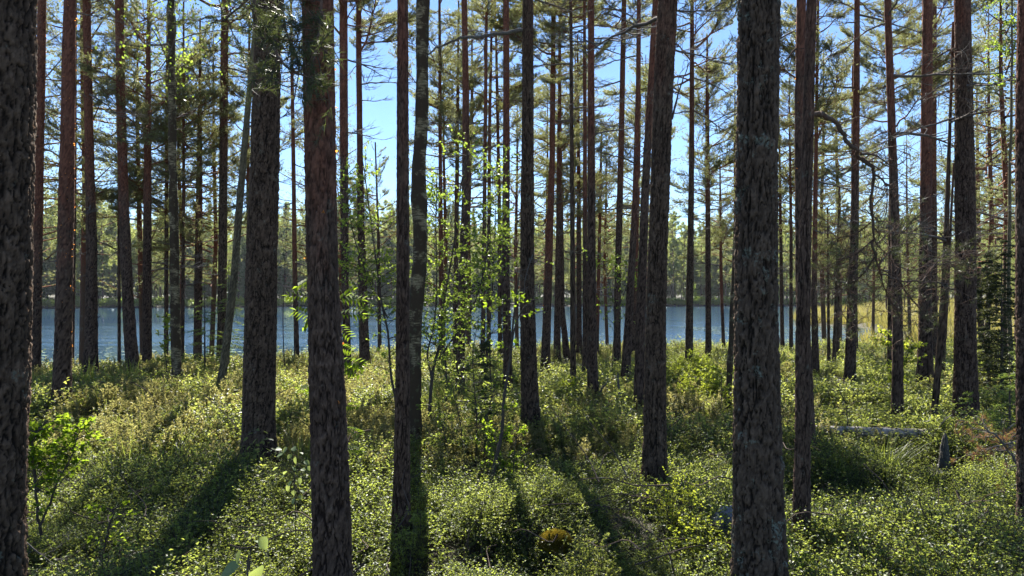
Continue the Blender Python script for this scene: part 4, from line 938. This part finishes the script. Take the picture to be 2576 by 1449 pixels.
sapling('alder_sapling', 'small sapling in front of the smooth brown pine of the dense cluster', 'sapling',
        [([(1540, 900), (1545, 800), (1530, 700), (1505, 640)], .010), ([(1545, 800), (1575, 720), (1590, 640)], .008)], 'birchleaf', 14.5, None, 44, .7, 6, .05, .038, .4, 11)
sapling('alder_sapling', 'yellow-green leafy sprout beside the thin mottled birch stem', 'sapling',
        [([(1812, 1020), (1815, 960), (1812, 930)], .007)], 'bright', 9.6, None, 24, .25, 5, .036, .024, .1, 12)
sapling('alder_sapling', 'bright sprig at the foot of the black slender pole', 'sapling', [([(1432, 1010), (1430, 975), (1440, 955)], .006)], 'bright', 9.9, None, 16, .2, 5, .036, .024, .1, 13)
sapling('bare_sapling', 'leafless arching twig in the sunlit shrubs right of the overlapping pines', 'sapling', [([(2130, 1070), (2126, 1020), (2110, 980), (2100, 960)], .006)], 'rowan', 8.0, None, 6, .18, 0, .03, .02, .3, 14)
sapling('bare_sapling', 'wispy grey sapling standing in the water gap left of the lone dark pine', 'sapling', [([(716, 905), (714, 780), (717, 660), (705, 560)], .014)], 'rowan', 16, None, 14, .5, 0, .03, .02, .4, 15)
sapling('bare_sapling', 'crooked young stem at the lake edge behind the reddish scaly trunk', 'sapling', [([(1120, 900), (1075, 850), (1092, 800), (1125, 770)], .010)], 'rowan', 9.5, None, 8, .35, 0, .03, .02, .4, 16)

# birch crowns above
def birch_crown(seed, H, h0, n, R):
    rs = np.random.RandomState(seed); mb = MB(); cs = []; ds = []
    for k in range(n):
        u = (k + rs.rand()) / n; h = h0 + (H - h0) * u; a = rs.uniform(0, 6.28); l = R * rs.uniform(.5, 1.05) * (1 - .6 * u)
        t = np.linspace(0, 1, 6)[:, None]; P = np.array([0, 0, h]) + np.array([math.cos(a), math.sin(a), .7]) * l * t - [0, 0, .55 * l] * t ** 2
        tube(mb, P, .012 * (1 - .8 * t[:, 0]), 3, 0, (0, .5, .3))
        m = int(60 * l); i0 = rs.randint(1, 6, m); hang = rs.uniform(0, .7, m)[:, None] * [0, 0, -1.0]
        cs.append(P[i0] + rs.normal(0, .16, (m, 3)) + hang); ds.append(norm(rs.normal(0, 1, (m, 3)) - [0, 0, .8]))
    leaves(mb, np.concatenate(cs), np.concatenate(ds), .055, .045, rs, 1, .3)
    return mb.mesh('crown', [M['twig'], M['birchleaf']])
BCM = birch_crown(801, 14.5, 6.5, 34, 2.1)
for key in ('birch', 'birch2'):
    root, f, b, z = EVERY[key]; x, y, _ = f(9.0); link('crown', BCM, root, (x, y, 0 if key == 'birch' else -.8), (0, 0, 1.0 if key == 'birch' else 3))
root, b = sapling('birch_tree', 'birch with light green hanging sprays high in the corner beyond the broad pine', 'birch tree', [([(2545, 1000), (2540, 700), (2548, 300), (2550, -150)], .05)], 'birchleaf', 14.5, None, 60, .9, 8, .055, .045, .75, 17, bark='grey_bark')

# spruces and juniper
def spruce(label, x_, ytop, ybase, z, R, seed, mat='spruce_young', cat='spruce sapling', name='spruce_sapling', shape=.85, n=None, lean=0):
    rs = np.random.RandomState(seed); B = px(x_, ybase, z); B[2] = gz(B[0], B[1]) - .05; H = px(x_, ytop, z)[2] - B[2]
    root = thing(name, label, cat, tuple(B)); t = np.linspace(0, 1, 10)
    ms = MB(); tube(ms, np.stack([lean * t, 0 * t, t * H], -1), (.008 + .008 * H) * (1 - .9 * t), 8, 0, (0, .5, .2)); link('trunk', ms.mesh('trunk', M['sapling_bark'], True), root)
    mb = MB(); n = n or int(H * 26)
    for k in range(n):
        u = rs.uniform(.04, 1); a = rs.uniform(0, 6.28); l = R * (1 - u) ** shape * rs.uniform(.6, 1.1) + .05; h = u * H
        tt = np.linspace(0, 1, 5)[:, None]; P = np.array([lean * u, 0, h]) + np.array([math.cos(a), math.sin(a), .15]) * l * tt - [0, 0, .28 * l] * tt ** 2
        tube(mb, P, .005 * (1 - .8 * tt[:, 0]) + .001, 3, 1, (0, .5, .3))
        m = int(l * 42) + 4; uu = rs.uniform(.1, 1, m) * 4; i0 = np.minimum(uu.astype(int), 3); fr = (uu - i0)[:, None]; c = P[i0] * (1 - fr) + P[i0 + 1] * fr
        sd = rs.choice([-1, 1], m) * .9; d = np.stack([np.cos(a + sd), np.sin(a + sd), rs.uniform(-.4, .2, m)], -1); c2 = c + d * (rs.uniform(0, .22, m) * l)[:, None]
        tufts(mb, c2, d, rs, 7, .035, .007 if mat != 'juniper' else .013, .7, 0, .05)
    link('crown', mb.mesh('crown', [M[mat], M['twig']]), root)
spruce('young light green spruce under the bushy pine near the left water edge', 575, 655, 905, 15.0, .75, 901)
spruce('small spruce with pale tips standing beside the slim lichen-patched birch', 515, 700, 900, 14.5, .6, 902)
spruce('olive spruce with spreading branches at the right border beside the cut-off trunk', 2540, 880, 1170, 7.6, .62, 903, n=24)
spruce('tiny spruce poking up at the foot of the broad grey-brown pine', 2438, 985, 1075, 8.3, .26, 904)
spruce('dark juniper column with ragged tips near the right border', 2520, 600, 985, 10.5, .42, 905, 'juniper', 'juniper', 'juniper_bush', .35, 190)
spruce('shorter dark juniper leaning out beside the taller ragged one', 2488, 640, 960, 11.0, .30, 906, 'juniper', 'juniper', 'juniper_bush', .35, 240)
spruce('slender dark juniper rising among the thicket below the close pair of thin stems', 1222, 860, 1180, 7.8, .13, 907, 'juniper', 'juniper', 'juniper_bush', .3, 60)

# rowan leaves round the big reddish trunk: every feathered leaf a part
def compound_leaf(mb, o, d, up, L, rs):
    d = norm(d); s = norm(np.cross(d, up)); n = norm(np.cross(s, d)); t = np.linspace(0, 1, 7)
    P = o + np.outer(t * L, d) - np.outer(.18 * L * t ** 2, n); tube(mb, P, .0009, 3, 1, (0, .5, .3))
    c = []; dd = []
    for i in range(1, 7):
        for sg in (-1, 1): c.append(P[i]); dd.append(s * sg + d * .45 - n * .15)
    c.append(P[-1]); dd.append(d)
    leaves(mb, np.array(c), np.array(dd), L * .42, L * .16, rs, 0, .8, .2)
rs = np.random.RandomState(950)
z = 4.35; B = px(825, 1400, z); B[2] = gz(B[0], B[1]) - .05
root = thing('rowan_sapling', 'rowan sapling whose feathered leaves stick out on both sides of the big reddish trunk', 'rowan sapling', tuple(B))
Q = smooth_line(w3([(822, 1400), (815, 1250), (825, 1050), (815, 900), (808, 740), (812, 680)], z), 30) - B; ms = MB(); tube(ms, Q, np.linspace(.010, .003, 30), 8, 0, (0, .5, .3)); link('stem', ms.mesh('stem', M['sapling_bark'], True), root)
for (ax_, ay, bx, by, L) in [(790, 700, 748, 712, .15), (785, 745, 745, 740, .13), (790, 800, 742, 775, .14), (785, 780, 750, 830, .14), (850, 745, 905, 748, .14), (850, 790, 895, 785, .13), (850, 815, 885, 850, .11),
                             (852, 905, 925, 912, .15), (860, 925, 905, 935, .12), (870, 1020, 905, 1018, .09), (865, 1075, 912, 1085, .12), (790, 985, 742, 968, .13), (800, 1010, 770, 975, .09), (865, 1130, 915, 1125, .11), (850, 870, 885, 880, .10), (850, 760, 890, 720, .12)]:
    a = px(ax_, ay, z) - B; b = px(bx, by, z + rs.uniform(-.12, .1)) - B; i = np.argmin(np.linalg.norm(Q - a, axis=1)); mb = MB()
    tube(mb, np.array([Q[i], (Q[i] + a) / 2, a]), [.002, .0015, .001], 3, 1, (0, .5, .3)); compound_leaf(mb, a, b - a, [rs.normal(0, .3), -.7, .7], L, rs); link('leaf', mb.mesh('leaf', [M['rowan'], M['sapling_bark']]), root)

# young aspen with round grey-green leaves, each a part
def leafy(name, label, cat, z, stem, r0, spots_, mat, L, seed, bark='sapling_bark', ratio=.85):
    rs = np.random.RandomState(seed); B = px(stem[0][0], stem[0][1], z); B[2] = min(B[2], gz(B[0], B[1]) - .03)
    root = thing(name, label, cat, tuple(B)); P = w3(stem, z); P[0] = B
    Q = smooth_line(P, 24) - B; ms = MB(); tube(ms, Q, np.linspace(r0, r0 * .3, 24), 7, 0, (0, .5, .3)); link('stem', ms.mesh('stem', M[bark], True), root)
    for (a, b, s) in spots_:
        p = px(a, b, z + rs.uniform(-.07, .07)) - B; i = np.argmin(np.linalg.norm(Q - p - [0, 0, .04], axis=1)); q = Q[i]; mb = MB()
        d = norm(p - q + rs.normal(0, .02, 3)); l = L * s; st = p - d * l * .5
        tube(mb, smooth_line([q, (q + st) / 2 + [0, 0, .008], st], 5), .0008, 3, 1, (0, .5, .3))
        big_leaf(mb, st, d + [0, 0, rs.uniform(-.3, .1)], norm(np.array([rs.normal(0, .35), -.35 + rs.normal(0, .3), 1.0])), l, l * ratio, 0)
        link('leaf', mb.mesh('leaf', [M[mat], M[bark]], True), root)
rs = np.random.RandomState(960)
leafy('aspen_sapling', 'little aspen with round pale leaves in the shade left of the big reddish trunk', 'aspen sapling', 4.9, [(745, 1300), (742, 1230), (738, 1170), (735, 1115)], .004,
      [(x_ + rs.normal(0, 3), y_ + rs.normal(0, 3), rs.uniform(.75, 1.15)) for x_, y_ in [(718, 1130), (738, 1122), (756, 1138), (705, 1148), (725, 1152), (744, 1160), (768, 1160), (692, 1178), (715, 1186), (735, 1180), (760, 1184), (778, 1178), (708, 1206), (730, 1212), (752, 1210), (722, 1232), (742, 1240), (762, 1236), (735, 1256), (755, 1252), (700, 1130), (690, 1190)]], 'aspen', .046, 961)
leafy('young_sprout', 'close-up leafy sprout tip cut by the bottom border of the photo', 'sprout', 1.75, [(618, 1640), (622, 1500), (628, 1430), (632, 1352)], .003,
      [(575, 1436, 1.25), (645, 1440, 1.15), (600, 1402, .75), (664, 1366, .75), (636, 1350, .65), (650, 1362, .6)], 'aspen', .048, 962)
leafy('oak_seedling', 'leafy seedling growing at the foot of the stout rough pine', 'seedling', 6.3, [(652, 1220), (655, 1150), (650, 1085)], .004,
      [(x_, y_, s_) for x_, y_, s_ in [(630, 1090, 1), (648, 1078, 1), (668, 1085, 1), (640, 1110, 1.1), (662, 1112, 1), (682, 1105, .9), (625, 1125, 1), (676, 1130, 1), (650, 1135, 1), (690, 1128, .9), (618, 1105, .9), (640, 1150, 1)]], 'bilberry_lit', .06, 963, ratio=.5)
leafy('rowan_seedling', 'small leafy seedling at the foot of the dark pine with the horizontal branch', 'seedling', 8.3, [(1322, 1120), (1318, 1060), (1316, 1010)], .004,
      [(1300, 1020, 1), (1318, 1005, 1), (1336, 1018, 1), (1305, 1040, 1.1), (1330, 1038, 1), (1296, 1056, 1), (1342, 1050, .9), (1316, 1062, 1)], 'bilberry_lit', .07, 964, ratio=.45)

# bilberry bushes that stand out
def bush(label, x_, ytop, ybase, z, wpx, seed, mat='bright', L=.019, dens=1.0, h=None):
    rs = np.random.RandomState(seed); B = px(x_, ybase, z); B[2] = gz(B[0], B[1]) - .03; H = (px(x_, ytop, z)[2] - B[2]) * 1.08; R = wpx / FPX * z / 2
    root = thing('bilberry_bush', label, 'bilberry bush', tuple(B), 'bilberry bushes that stand above the rest')
    ms = MB(); C_ = []; D_ = []; n = int(46 * dens * (R / .3) ** 1.4) + 10
    for k in range(n):
        rr = math.sqrt(rs.rand()); a = rs.uniform(0, 6.28); tip = np.array([math.cos(a) * R * rr, math.sin(a) * R * rr * .8, H * (1 - .55 * rr ** 2) * rs.uniform(.72, 1.05)]); foot = tip * [.35, .35, 0]
        P = smooth_line([foot, (foot + tip) / 2 + rs.normal(0, .02, 3), tip], 7); tube(ms, P, np.linspace(.0028, .001, 7), 3, 0, (0, .5, .3))
        for w in range(5):
            p = P[rs.randint(2, 7)]; d = norm(tip - foot + rs.normal(0, .35, 3)); d = norm(d + rs.normal(0, .5, 3) + [0, 0, .3]); l = rs.uniform(.05, .13); tube(ms, np.array([p, p + d * l]), [.0014, .0008], 3, 0, (0, .5, .3))
            m = 9; uu = rs.uniform(.05, 1, m); az = rs.uniform(0, 6.28, m); C_.append(p + np.outer(uu * l, d)); D_.append(np.stack([np.cos(az), np.sin(az), rs.uniform(0, .8, m)], -1) + d * .4)
    link('stems', ms.mesh('stems', M['sapling_bark']), root, kind='stuff'); ml = MB(); leaves(ml, np.concatenate(C_), np.concatenate(D_), L, L * .62, rs, 0, .5)
    link('foliage', ml.mesh('foliage', M[mat]), root, kind='stuff')
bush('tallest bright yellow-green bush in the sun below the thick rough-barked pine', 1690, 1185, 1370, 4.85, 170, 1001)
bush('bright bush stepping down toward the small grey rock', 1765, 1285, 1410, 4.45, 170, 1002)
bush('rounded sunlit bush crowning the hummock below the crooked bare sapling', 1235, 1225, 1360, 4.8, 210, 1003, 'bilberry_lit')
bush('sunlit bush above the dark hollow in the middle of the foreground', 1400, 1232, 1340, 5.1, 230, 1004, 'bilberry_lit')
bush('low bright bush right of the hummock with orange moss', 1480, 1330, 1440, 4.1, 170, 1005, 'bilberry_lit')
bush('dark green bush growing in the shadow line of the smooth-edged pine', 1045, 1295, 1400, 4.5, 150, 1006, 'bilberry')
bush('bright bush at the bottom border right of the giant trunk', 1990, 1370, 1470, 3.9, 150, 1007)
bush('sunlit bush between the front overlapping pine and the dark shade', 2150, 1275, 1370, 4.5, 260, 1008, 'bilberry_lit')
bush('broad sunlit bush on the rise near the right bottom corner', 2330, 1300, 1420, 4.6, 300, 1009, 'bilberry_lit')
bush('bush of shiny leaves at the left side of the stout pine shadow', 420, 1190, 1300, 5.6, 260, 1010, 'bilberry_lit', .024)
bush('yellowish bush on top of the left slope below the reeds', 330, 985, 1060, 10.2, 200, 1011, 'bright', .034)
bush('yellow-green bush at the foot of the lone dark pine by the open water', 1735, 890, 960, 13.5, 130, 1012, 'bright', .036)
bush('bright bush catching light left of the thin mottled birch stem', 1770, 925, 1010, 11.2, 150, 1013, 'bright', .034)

# grass clumps
def clump_(name, label, x_, y_, z, meshes, s, cat='grass clump', grp=None, n=3):
    rs = np.random.RandomState(int(x_)); B = px(x_, y_, z); B[2] = gz(B[0], B[1]); root = thing(name, label, cat, tuple(B), grp)
    for k in range(n): link('blades' if 'grass' in name or 'reed' in name else 'sprigs', meshes[k % len(meshes)], root, (rs.normal(0, .08 * s), rs.normal(0, .08 * s), -.02), (0, 0, rs.uniform(0, 6)), (s, s, s), kind='stuff')
REED = [grassy(1100 + k, 12, .75, .022, 'grass', 'reed', .55, .10) for k in range(2)]
clump_('reed_clump', 'green reed blades at the foot of the slim dark pine on the left', 232, 965, 12.6, REED, 1.0, 'reeds')
clump_('reed_clump', 'green reed blades at the foot of the curved pine', 330, 950, 13.0, REED, 1.0, 'reeds')
clump_('reed_clump', 'reed blades beside the first slim trunk past the cut-off one', 110, 930, 13.9, REED, .9, 'reeds')
TALL = [grassy(1110 + k, 60, .5, .010, 'grass', 'grass', .7, .14) for k in range(2)]
clump_('grass_tuft', 'bright arching grass tuft left of the giant trunk', 1800, 1190, 6.4, TALL, .8)
clump_('grass_tuft', 'long green grass beside the thin red pine behind the birch sapling', 1115, 985, 11.0, TALL, 1.2)
clump_('grass_tuft', 'tall green grass patch right of the broad grey-brown pine', 2500, 945, 13.0, TALL, 1.6, n=6)
clump_('grass_tuft', 'grass tuft at the near end of the fallen log', 2085, 1135, 7.0, TALL, .8)
clump_('grass_tuft', 'grass tuft growing over the middle of the fallen log', 2230, 1130, 7.2, TALL, .8)
clump_('grass_tuft', 'short grass tuft at the right side of the shrub mound by the bottom border', 2120, 1420, 4.3, TALL, .5)
HEA = [ledum(1120 + k, 14, .34, .012, .004, 'heather', 'heather', 12) for k in range(3)]
clump_('heather_tuft', 'upright yellow-green sprigs at the edge of the deep shade, below the stump', 2340, 1330, 5.3, HEA, 1.0, 'heather')
clump_('heather_tuft', 'upright yellow-green sprigs directly under the pointed stump', 2400, 1290, 5.5, HEA, 1.05, 'heather')
clump_('heather_tuft', 'smaller upright sprigs left of the other heather in the shade', 2180, 1300, 5.3, HEA, .9, 'heather')
clump_('heather_tuft', 'olive sprigs near the bottom border left of the small leafy sprout', 400, 1440, 4.1, HEA, .8, 'heather')

# fallen log, pointed stump, rock, moss
mb = MB(); rs = np.random.RandomState(1201)
Pl = w3([(2045, 1102), (2180, 1107), (2300, 1112), (2420, 1116), (2600, 1130)], 7.9, 7.6); Pl[:, 2] += .09; Q = smooth_line(Pl, 60); o = Q[0].copy()
root = thing('fallen_log', 'pale weathered log lying across the shrubs on the right side', 'log', tuple(o))
tube(mb, Q - o, np.linspace(.050, .062, 60) * (1 + rs.normal(0, .03, 60)), 14, 0, (0, .5, .2)); link('log_body', mb.mesh('log_body', M['log'], True), root)
for k in range(6):
    i = rs.randint(25, 58); b = Q[i] - o; d = norm(np.array([rs.normal(0, .6), -.6, rs.uniform(-.1, .7)])); l = rs.uniform(.15, .5); mb = MB(); tube(mb, smooth_line([b, b + d * l * .5 + rs.normal(0, .03, 3), b + d * l], 8), np.linspace(.010, .003, 8), 5, 0, (0, .5, .2)); link('branch_stub', mb.mesh('branch_stub', M['log']), root)

B = px(2375, 1175, 6.7); B[2] = gz(B[0], B[1]) - .02; H = px(2375, 1090, 6.7)[2] - B[2]
root = thing('pointed_stump', 'dark rotten stump tapering to a point in front of the fallen log', 'stump', tuple(B)); mb = MB(); t = np.linspace(0, 1, 22)
a = np.arange(16) / 16 * 6.283; RR = (.062 * (1 - t) ** .55 + .004)[:, None] * (1 + .22 * np.sin(a * 3 + 1)[None] + .15 * fbm(a[None] * 2, t[:, None] * 6, 4, 3)); RR = RR * (1 + .5 * np.exp(-t / .12))[:, None]
V = np.stack([np.cos(a) * RR + .01 * t[:, None], np.sin(a) * RR, np.repeat((t * H)[:, None], 16, 1)], -1).reshape(-1, 3); i = np.arange(21)[:, None] * 16; j = np.arange(16)[None]; k = (j + 1) % 16
mb.add(V, np.stack([i + j, i + k, i + 16 + k, i + 16 + j], -1).reshape(-1, 4)); link('stump_wood', mb.mesh('stump_wood', M['stump'], True), root)

def blob(name, label, cat, x_, y_, z, sx, sy, sz, mat, seed, lift=0.0, mossy=None):
    B = px(x_, y_, z); B[2] = gz(B[0], B[1]) + lift; root = thing(name, label, cat, tuple(B)); mb = MB()
    u = np.linspace(0, math.pi, 26); v = np.arange(36) / 36 * 2 * math.pi; Ug, Vg = np.meshgrid(u, v, indexing='ij')
    D = np.stack([np.sin(Ug) * np.cos(Vg), np.sin(Ug) * np.sin(Vg), np.cos(Ug)], -1); r = 1 + .18 * fbm(D[..., 0] * 2 + D[..., 2], D[..., 1] * 2 - D[..., 2], seed, 3, 1.3) + .05 * fbm(D[..., 0] * 6, D[..., 1] * 6 + D[..., 2] * 5, seed, 3, 1.5)
    V = (D * r[..., None] * [sx, sy, sz]).reshape(-1, 3); i = np.arange(25)[:, None] * 36; j = np.arange(36)[None]; k = (j + 1) % 36
    mb.add(V, np.stack([i + j, i + 36 + j, i + 36 + k, i + k], -1).reshape(-1, 4)); link(name + '_body', mb.mesh(name + '_body', M[mat], True), root)
    if mossy:
        rs = np.random.RandomState(seed); n = 3500; d = rnd_dirs(n, rs); d[:, 2] = abs(d[:, 2]); m2 = MB(); tufts(m2, d * [sx, sy, sz] * 1.0, d, rs, 4, .022, .006, .9, 0, .0); link('moss', m2.mesh('moss', M[mossy]), root, kind='stuff')
blob('grey_rock', 'small grey rock showing between the bright bush and the giant trunk', 'rock', 1832, 1335, 4.75, .13, .11, .12, 'rock', 1301, .22)
blob('moss_hummock', 'hummock with golden-orange moss above the dark hollow', 'hummock', 1398, 1345, 4.6, .10, .08, .075, 'moss', 1302, .12, 'moss')

# ------------------------------------------------------------------ crooked and dead branches of single trees
def spray(root, base, pts, z, r0, seed, part='branch', z2=None, nt_=20, tl=.3, needles=0, nmat='needle', bark='twig', nl=.05, curl=.3, u0=.2, wob=.0):
    """a hand-drawn limb (photo points) with random side twigs and, if asked for, fine needle bunches"""
    rs = np.random.RandomState(seed); P = w3(pts, z, z2); n = len(P) * 6; Q = smooth_line(P, n) - base; mb = MB(); tips = []; dirs = []
    Q = Q + np.repeat(rs.normal(0, 1, (len(P) * 3, 3)), 2, 0)[:n] * (wob + .22 * r0) * (np.arange(n) > 2)[:, None]
    tube(mb, Q, np.linspace(r0, r0 * .28, n) * (1 + .12 * rs.normal(0, 1, n).clip(-1, 1)), 8, 0, (0, .5, .4))
    for k in range(nt_):
        i = rs.randint(int(u0 * n), n - 1); d = norm(norm(Q[min(i + 1, n - 1)] - Q[i - 1]) * .5 + rs.normal(0, .8, 3)); l = tl * rs.uniform(.3, 1.2); m = 7
        T = [Q[i]]; dd = d.copy()
        for q in range(m): dd = norm(dd + rs.normal(0, curl, 3)); T.append(T[-1] + dd * l / m)
        T = np.array(T); tube(mb, T, np.linspace(min(r0 * .4, .006), .0012, m + 1), 4, 0, (0, .5, .4)); tips.append(T[-1]); dirs.append(dd)
        for q in range(3):
            j = rs.randint(2, m + 1); d2 = norm(dd + rs.normal(0, .8, 3)); T2 = [T[j]]; 
            for _ in range(4): d2 = norm(d2 + rs.normal(0, curl, 3)); T2.append(T2[-1] + d2 * l * .1)
            T2 = np.array(T2); tube(mb, T2, [.0022, .002, .0017, .0013, .001], 3, 0, (0, .5, .4)); tips.append(T2[-1]); dirs.append(d2); tips.append(T2[2]); dirs.append(d2)
    o = link(part, mb.mesh(part, M[bark]), root)
    if needles:
        mn = MB(); k = rs.rand(len(tips)) < needles; tufts(mn, np.array(tips)[k], np.array(dirs)[k], rs, 14, nl, .0028, .75, 0, .06); link('needles', mn.mesh('needles', M[nmat]), o, kind='stuff')

r_, f_, b_, z_ = EVERY['a1335']
spray(r_, b_, [(1338, 75), (1290, 80), (1240, 88), (1200, 93), (1155, 98), (1118, 112), (1090, 126), (1068, 150)], z_, .026, 1401, 'dead_branch', None, 10, .25, 0, bark='dead')
spray(r_, b_, [(1340, 640), (1322, 700), (1318, 760)], z_ - .15, .006, 1402, 'dead_branch', None, 6, .2, 0, bark='dead')
r_, f_, b_, z_ = EVERY['a1275']
spray(r_, b_, [(1274, 362), (1250, 366), (1222, 374), (1190, 388), (1150, 392), (1112, 398)], z_, .018, 1403, 'dead_branch', None, 8, .3, 0, bark='dead')
r_, f_, b_, z_ = EVERY['a2016']
spray(r_, b_, [(2044, 287), (2070, 290), (2098, 306), (2125, 345), (2150, 383), (2180, 412), (2196, 440), (2189, 500), (2194, 560), (2198, 630), (2214, 682), (2258, 703), (2320, 708), (2392, 716)], z_, .0165, 1404, 'drooping_branch', 5.4, 26, .34, .0, u0=.12, wob=.004)
spray(r_, b_, [(2166, 388), (2192, 388), (2215, 398), (2240, 415), (2275, 410)], z_ + .1, .009, 1405, 'drooping_branch', None, 8, .22, 0)
spray(r_, b_, [(2196, 436), (2222, 455), (2232, 480), (2229, 530), (2222, 560)], z_ + .1, .008, 1406, 'drooping_branch', None, 9, .22, 0)
for k, pts in enumerate([[(2200, 600), (2150, 640), (2100, 660), (2050, 690)], [(2205, 640), (2160, 700), (2110, 720), (2060, 740)], [(2210, 670), (2240, 630), (2290, 610), (2340, 640)], [(2214, 680), (2230, 740), (2260, 790), (2280, 850)],
                         [(2190, 560), (2150, 590), (2110, 600), (2080, 640)], [(2260, 703), (2290, 750), (2330, 790), (2345, 800)], [(2198, 620), (2230, 590), (2250, 560), (2270, 570)], [(2150, 640), (2130, 700), (2140, 780), (2160, 830)], [(2320, 708), (2350, 670), (2400, 660), (2440, 640)], [(2240, 660), (2300, 680), (2360, 650), (2420, 690)]]):
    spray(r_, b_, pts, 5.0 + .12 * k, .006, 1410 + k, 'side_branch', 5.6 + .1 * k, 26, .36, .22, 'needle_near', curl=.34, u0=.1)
r_, f_, b_, z_ = EVERY['a2037']
spray(r_, b_, [(2026, 110), (2000, 125), (1978, 150), (1960, 175), (1968, 195)], z_, .012, 1430, 'dead_branch', None, 8, .4, 0)
r_, f_, b_, z_ = EVERY['a2257']
spray(r_, b_, [(2236, 58), (2205, 66), (2170, 85), (2130, 120), (2090, 150)], z_, .013, 1431, 'dead_branch', None, 10, .4, 0)
r_, f_, b_, z_ = EVERY['a2430']
spray(r_, b_, [(2410, 232), (2380, 232), (2360, 240), (2345, 262)], z_, .014, 1432, 'dead_branch', None, 8, .4, 0)
spray(r_, b_, [(2408, 120), (2380, 130), (2350, 150), (2330, 170)], z_, .014, 1433, 'dead_branch', None, 10, .5, 0)
r_, f_, b_, z_ = EVERY['a2327']
spray(r_, b_, [(2340, 375), (2352, 358), (2362, 350), (2368, 380), (2370, 420)], z_, .012, 1434, 'dead_branch', None, 6, .3, 0)
r_, f_, b_, z_ = EVERY['a1648']
spray(r_, b_, [(1690, 300), (1706, 240), (1722, 190), (1735, 160)], z_, .010, 1435, 'dead_branch', None, 6, .3, 0)
r_, f_, b_, z_ = EVERY['a1490']
spray(r_, b_, [(1492, 1005), (1510, 985), (1522, 968), (1534, 952)], z_ - .1, .022, 1436, 'broken_branch', None, 0, .2, 0, bark='dead')
r_, f_, b_, z_ = EVERY['birch2']
spray(r_, b_, [(436, 20), (442, 80), (425, 140), (400, 175), (385, 190)], z_ - .1, .016, 1437, 'dead_branch', None, 10, .5, 0)
# low live boughs of the big reddish pine, hanging into the top of the picture
r_, f_, b_, z_ = EVERY['a838']
for k, (pts, za, zb) in enumerate([([(790, -130), (740, -70), (712, -10), (716, 60), (735, 120), (752, 170), (740, 250)], 3.6, 3.2), ([(795, -150), (700, -90), (640, -20), (600, 20), (560, 50), (530, 40)], 3.6, 3.4),
                                   ([(790, -60), (810, 10), (800, 90), (790, 150)], 3.5, 3.1), ([(716, 60), (690, 100), (705, 150), (760, 190), (820, 200)], 3.3, 3.0), ([(640, -20), (640, 60), (690, 90), (720, 130)], 3.5, 3.3)]):
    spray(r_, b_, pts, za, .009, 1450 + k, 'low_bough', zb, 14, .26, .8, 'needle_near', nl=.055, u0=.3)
r_, f_, b_, z_ = EVERY['a1782']
mb = MB(); rs = np.random.RandomState(1470); c = px(1790, 172, z_) - b_
for k in range(160):
    d = rnd_dirs(1, rs)[0] * [1, 1, .45]; p = c + d * .32 * rs.rand() ** .5; e = rnd_dirs(1, rs)[0] * .22; tube(mb, np.array([p - e, p + e * .2 + rs.normal(0, .02, 3), p + e]), [.003, .005, .003], 3, 0, (0, .5, .3))
link('twig_nest', mb.mesh('twig_nest', M['nest']), r_, kind='stuff')

# rusty dead pine boughs lying by the log, loose sticks
def lying(name, label, cat, pts, z, r0, seed, needles=0, nmat='litter', tw=10, tl=.25, z2=None, bark='dead'):
    P = w3(pts, z, z2); base = P[0].copy(); root = thing(name, label, cat, tuple(base)); spray(root, base, pts, z, r0, seed, 'stick', z2, tw, tl, needles, nmat, bark, .05, .25, .1)
lying('dead_bough', 'fallen bough with rusty needles by the log at the right border', 'dead branch', [(2560, 1110), (2520, 1120), (2480, 1130), (2450, 1140)], 6.9, .010, 1501, .9, tw=22, tl=.3)
lying('dead_bough', 'dark curved dead branch sticking out near the trunk at the right border', 'dead branch', [(2580, 1190), (2540, 1140), (2505, 1095), (2470, 1080)], 5.4, .012, 1502, .2, tw=12)
lying('dry_stick', 'pale dry stick standing askew under the rusty bough', 'stick', [(2535, 1180), (2528, 1150), (2522, 1120)], 6.3, .006, 1503, tw=2)
lying('dry_stick', 'dark forked stick near the right part of the bottom border', 'stick', [(2382, 1365), (2392, 1330), (2402, 1295)], 4.6, .006, 1504, tw=3, tl=.15)
lying('dry_stick', 'thin grey stick crossing the low shrubs left of the shrub with pale leaves', 'stick', [(60, 1360), (110, 1400), (160, 1440)], 4.0, .005, 1505, tw=2)
lying('dry_stick', 'short dark stick rising from the shrubs right of the other stick', 'stick', [(2400, 1385), (2425, 1355), (2440, 1345)], 4.5, .005, 1506, tw=2, tl=.12)
lying('dry_stick', 'broken upright stick in the sunny shrubs right of the pole cluster', 'stick', [(1560, 1000), (1556, 960), (1554, 935)], 10.2, .022, 1507, tw=0)
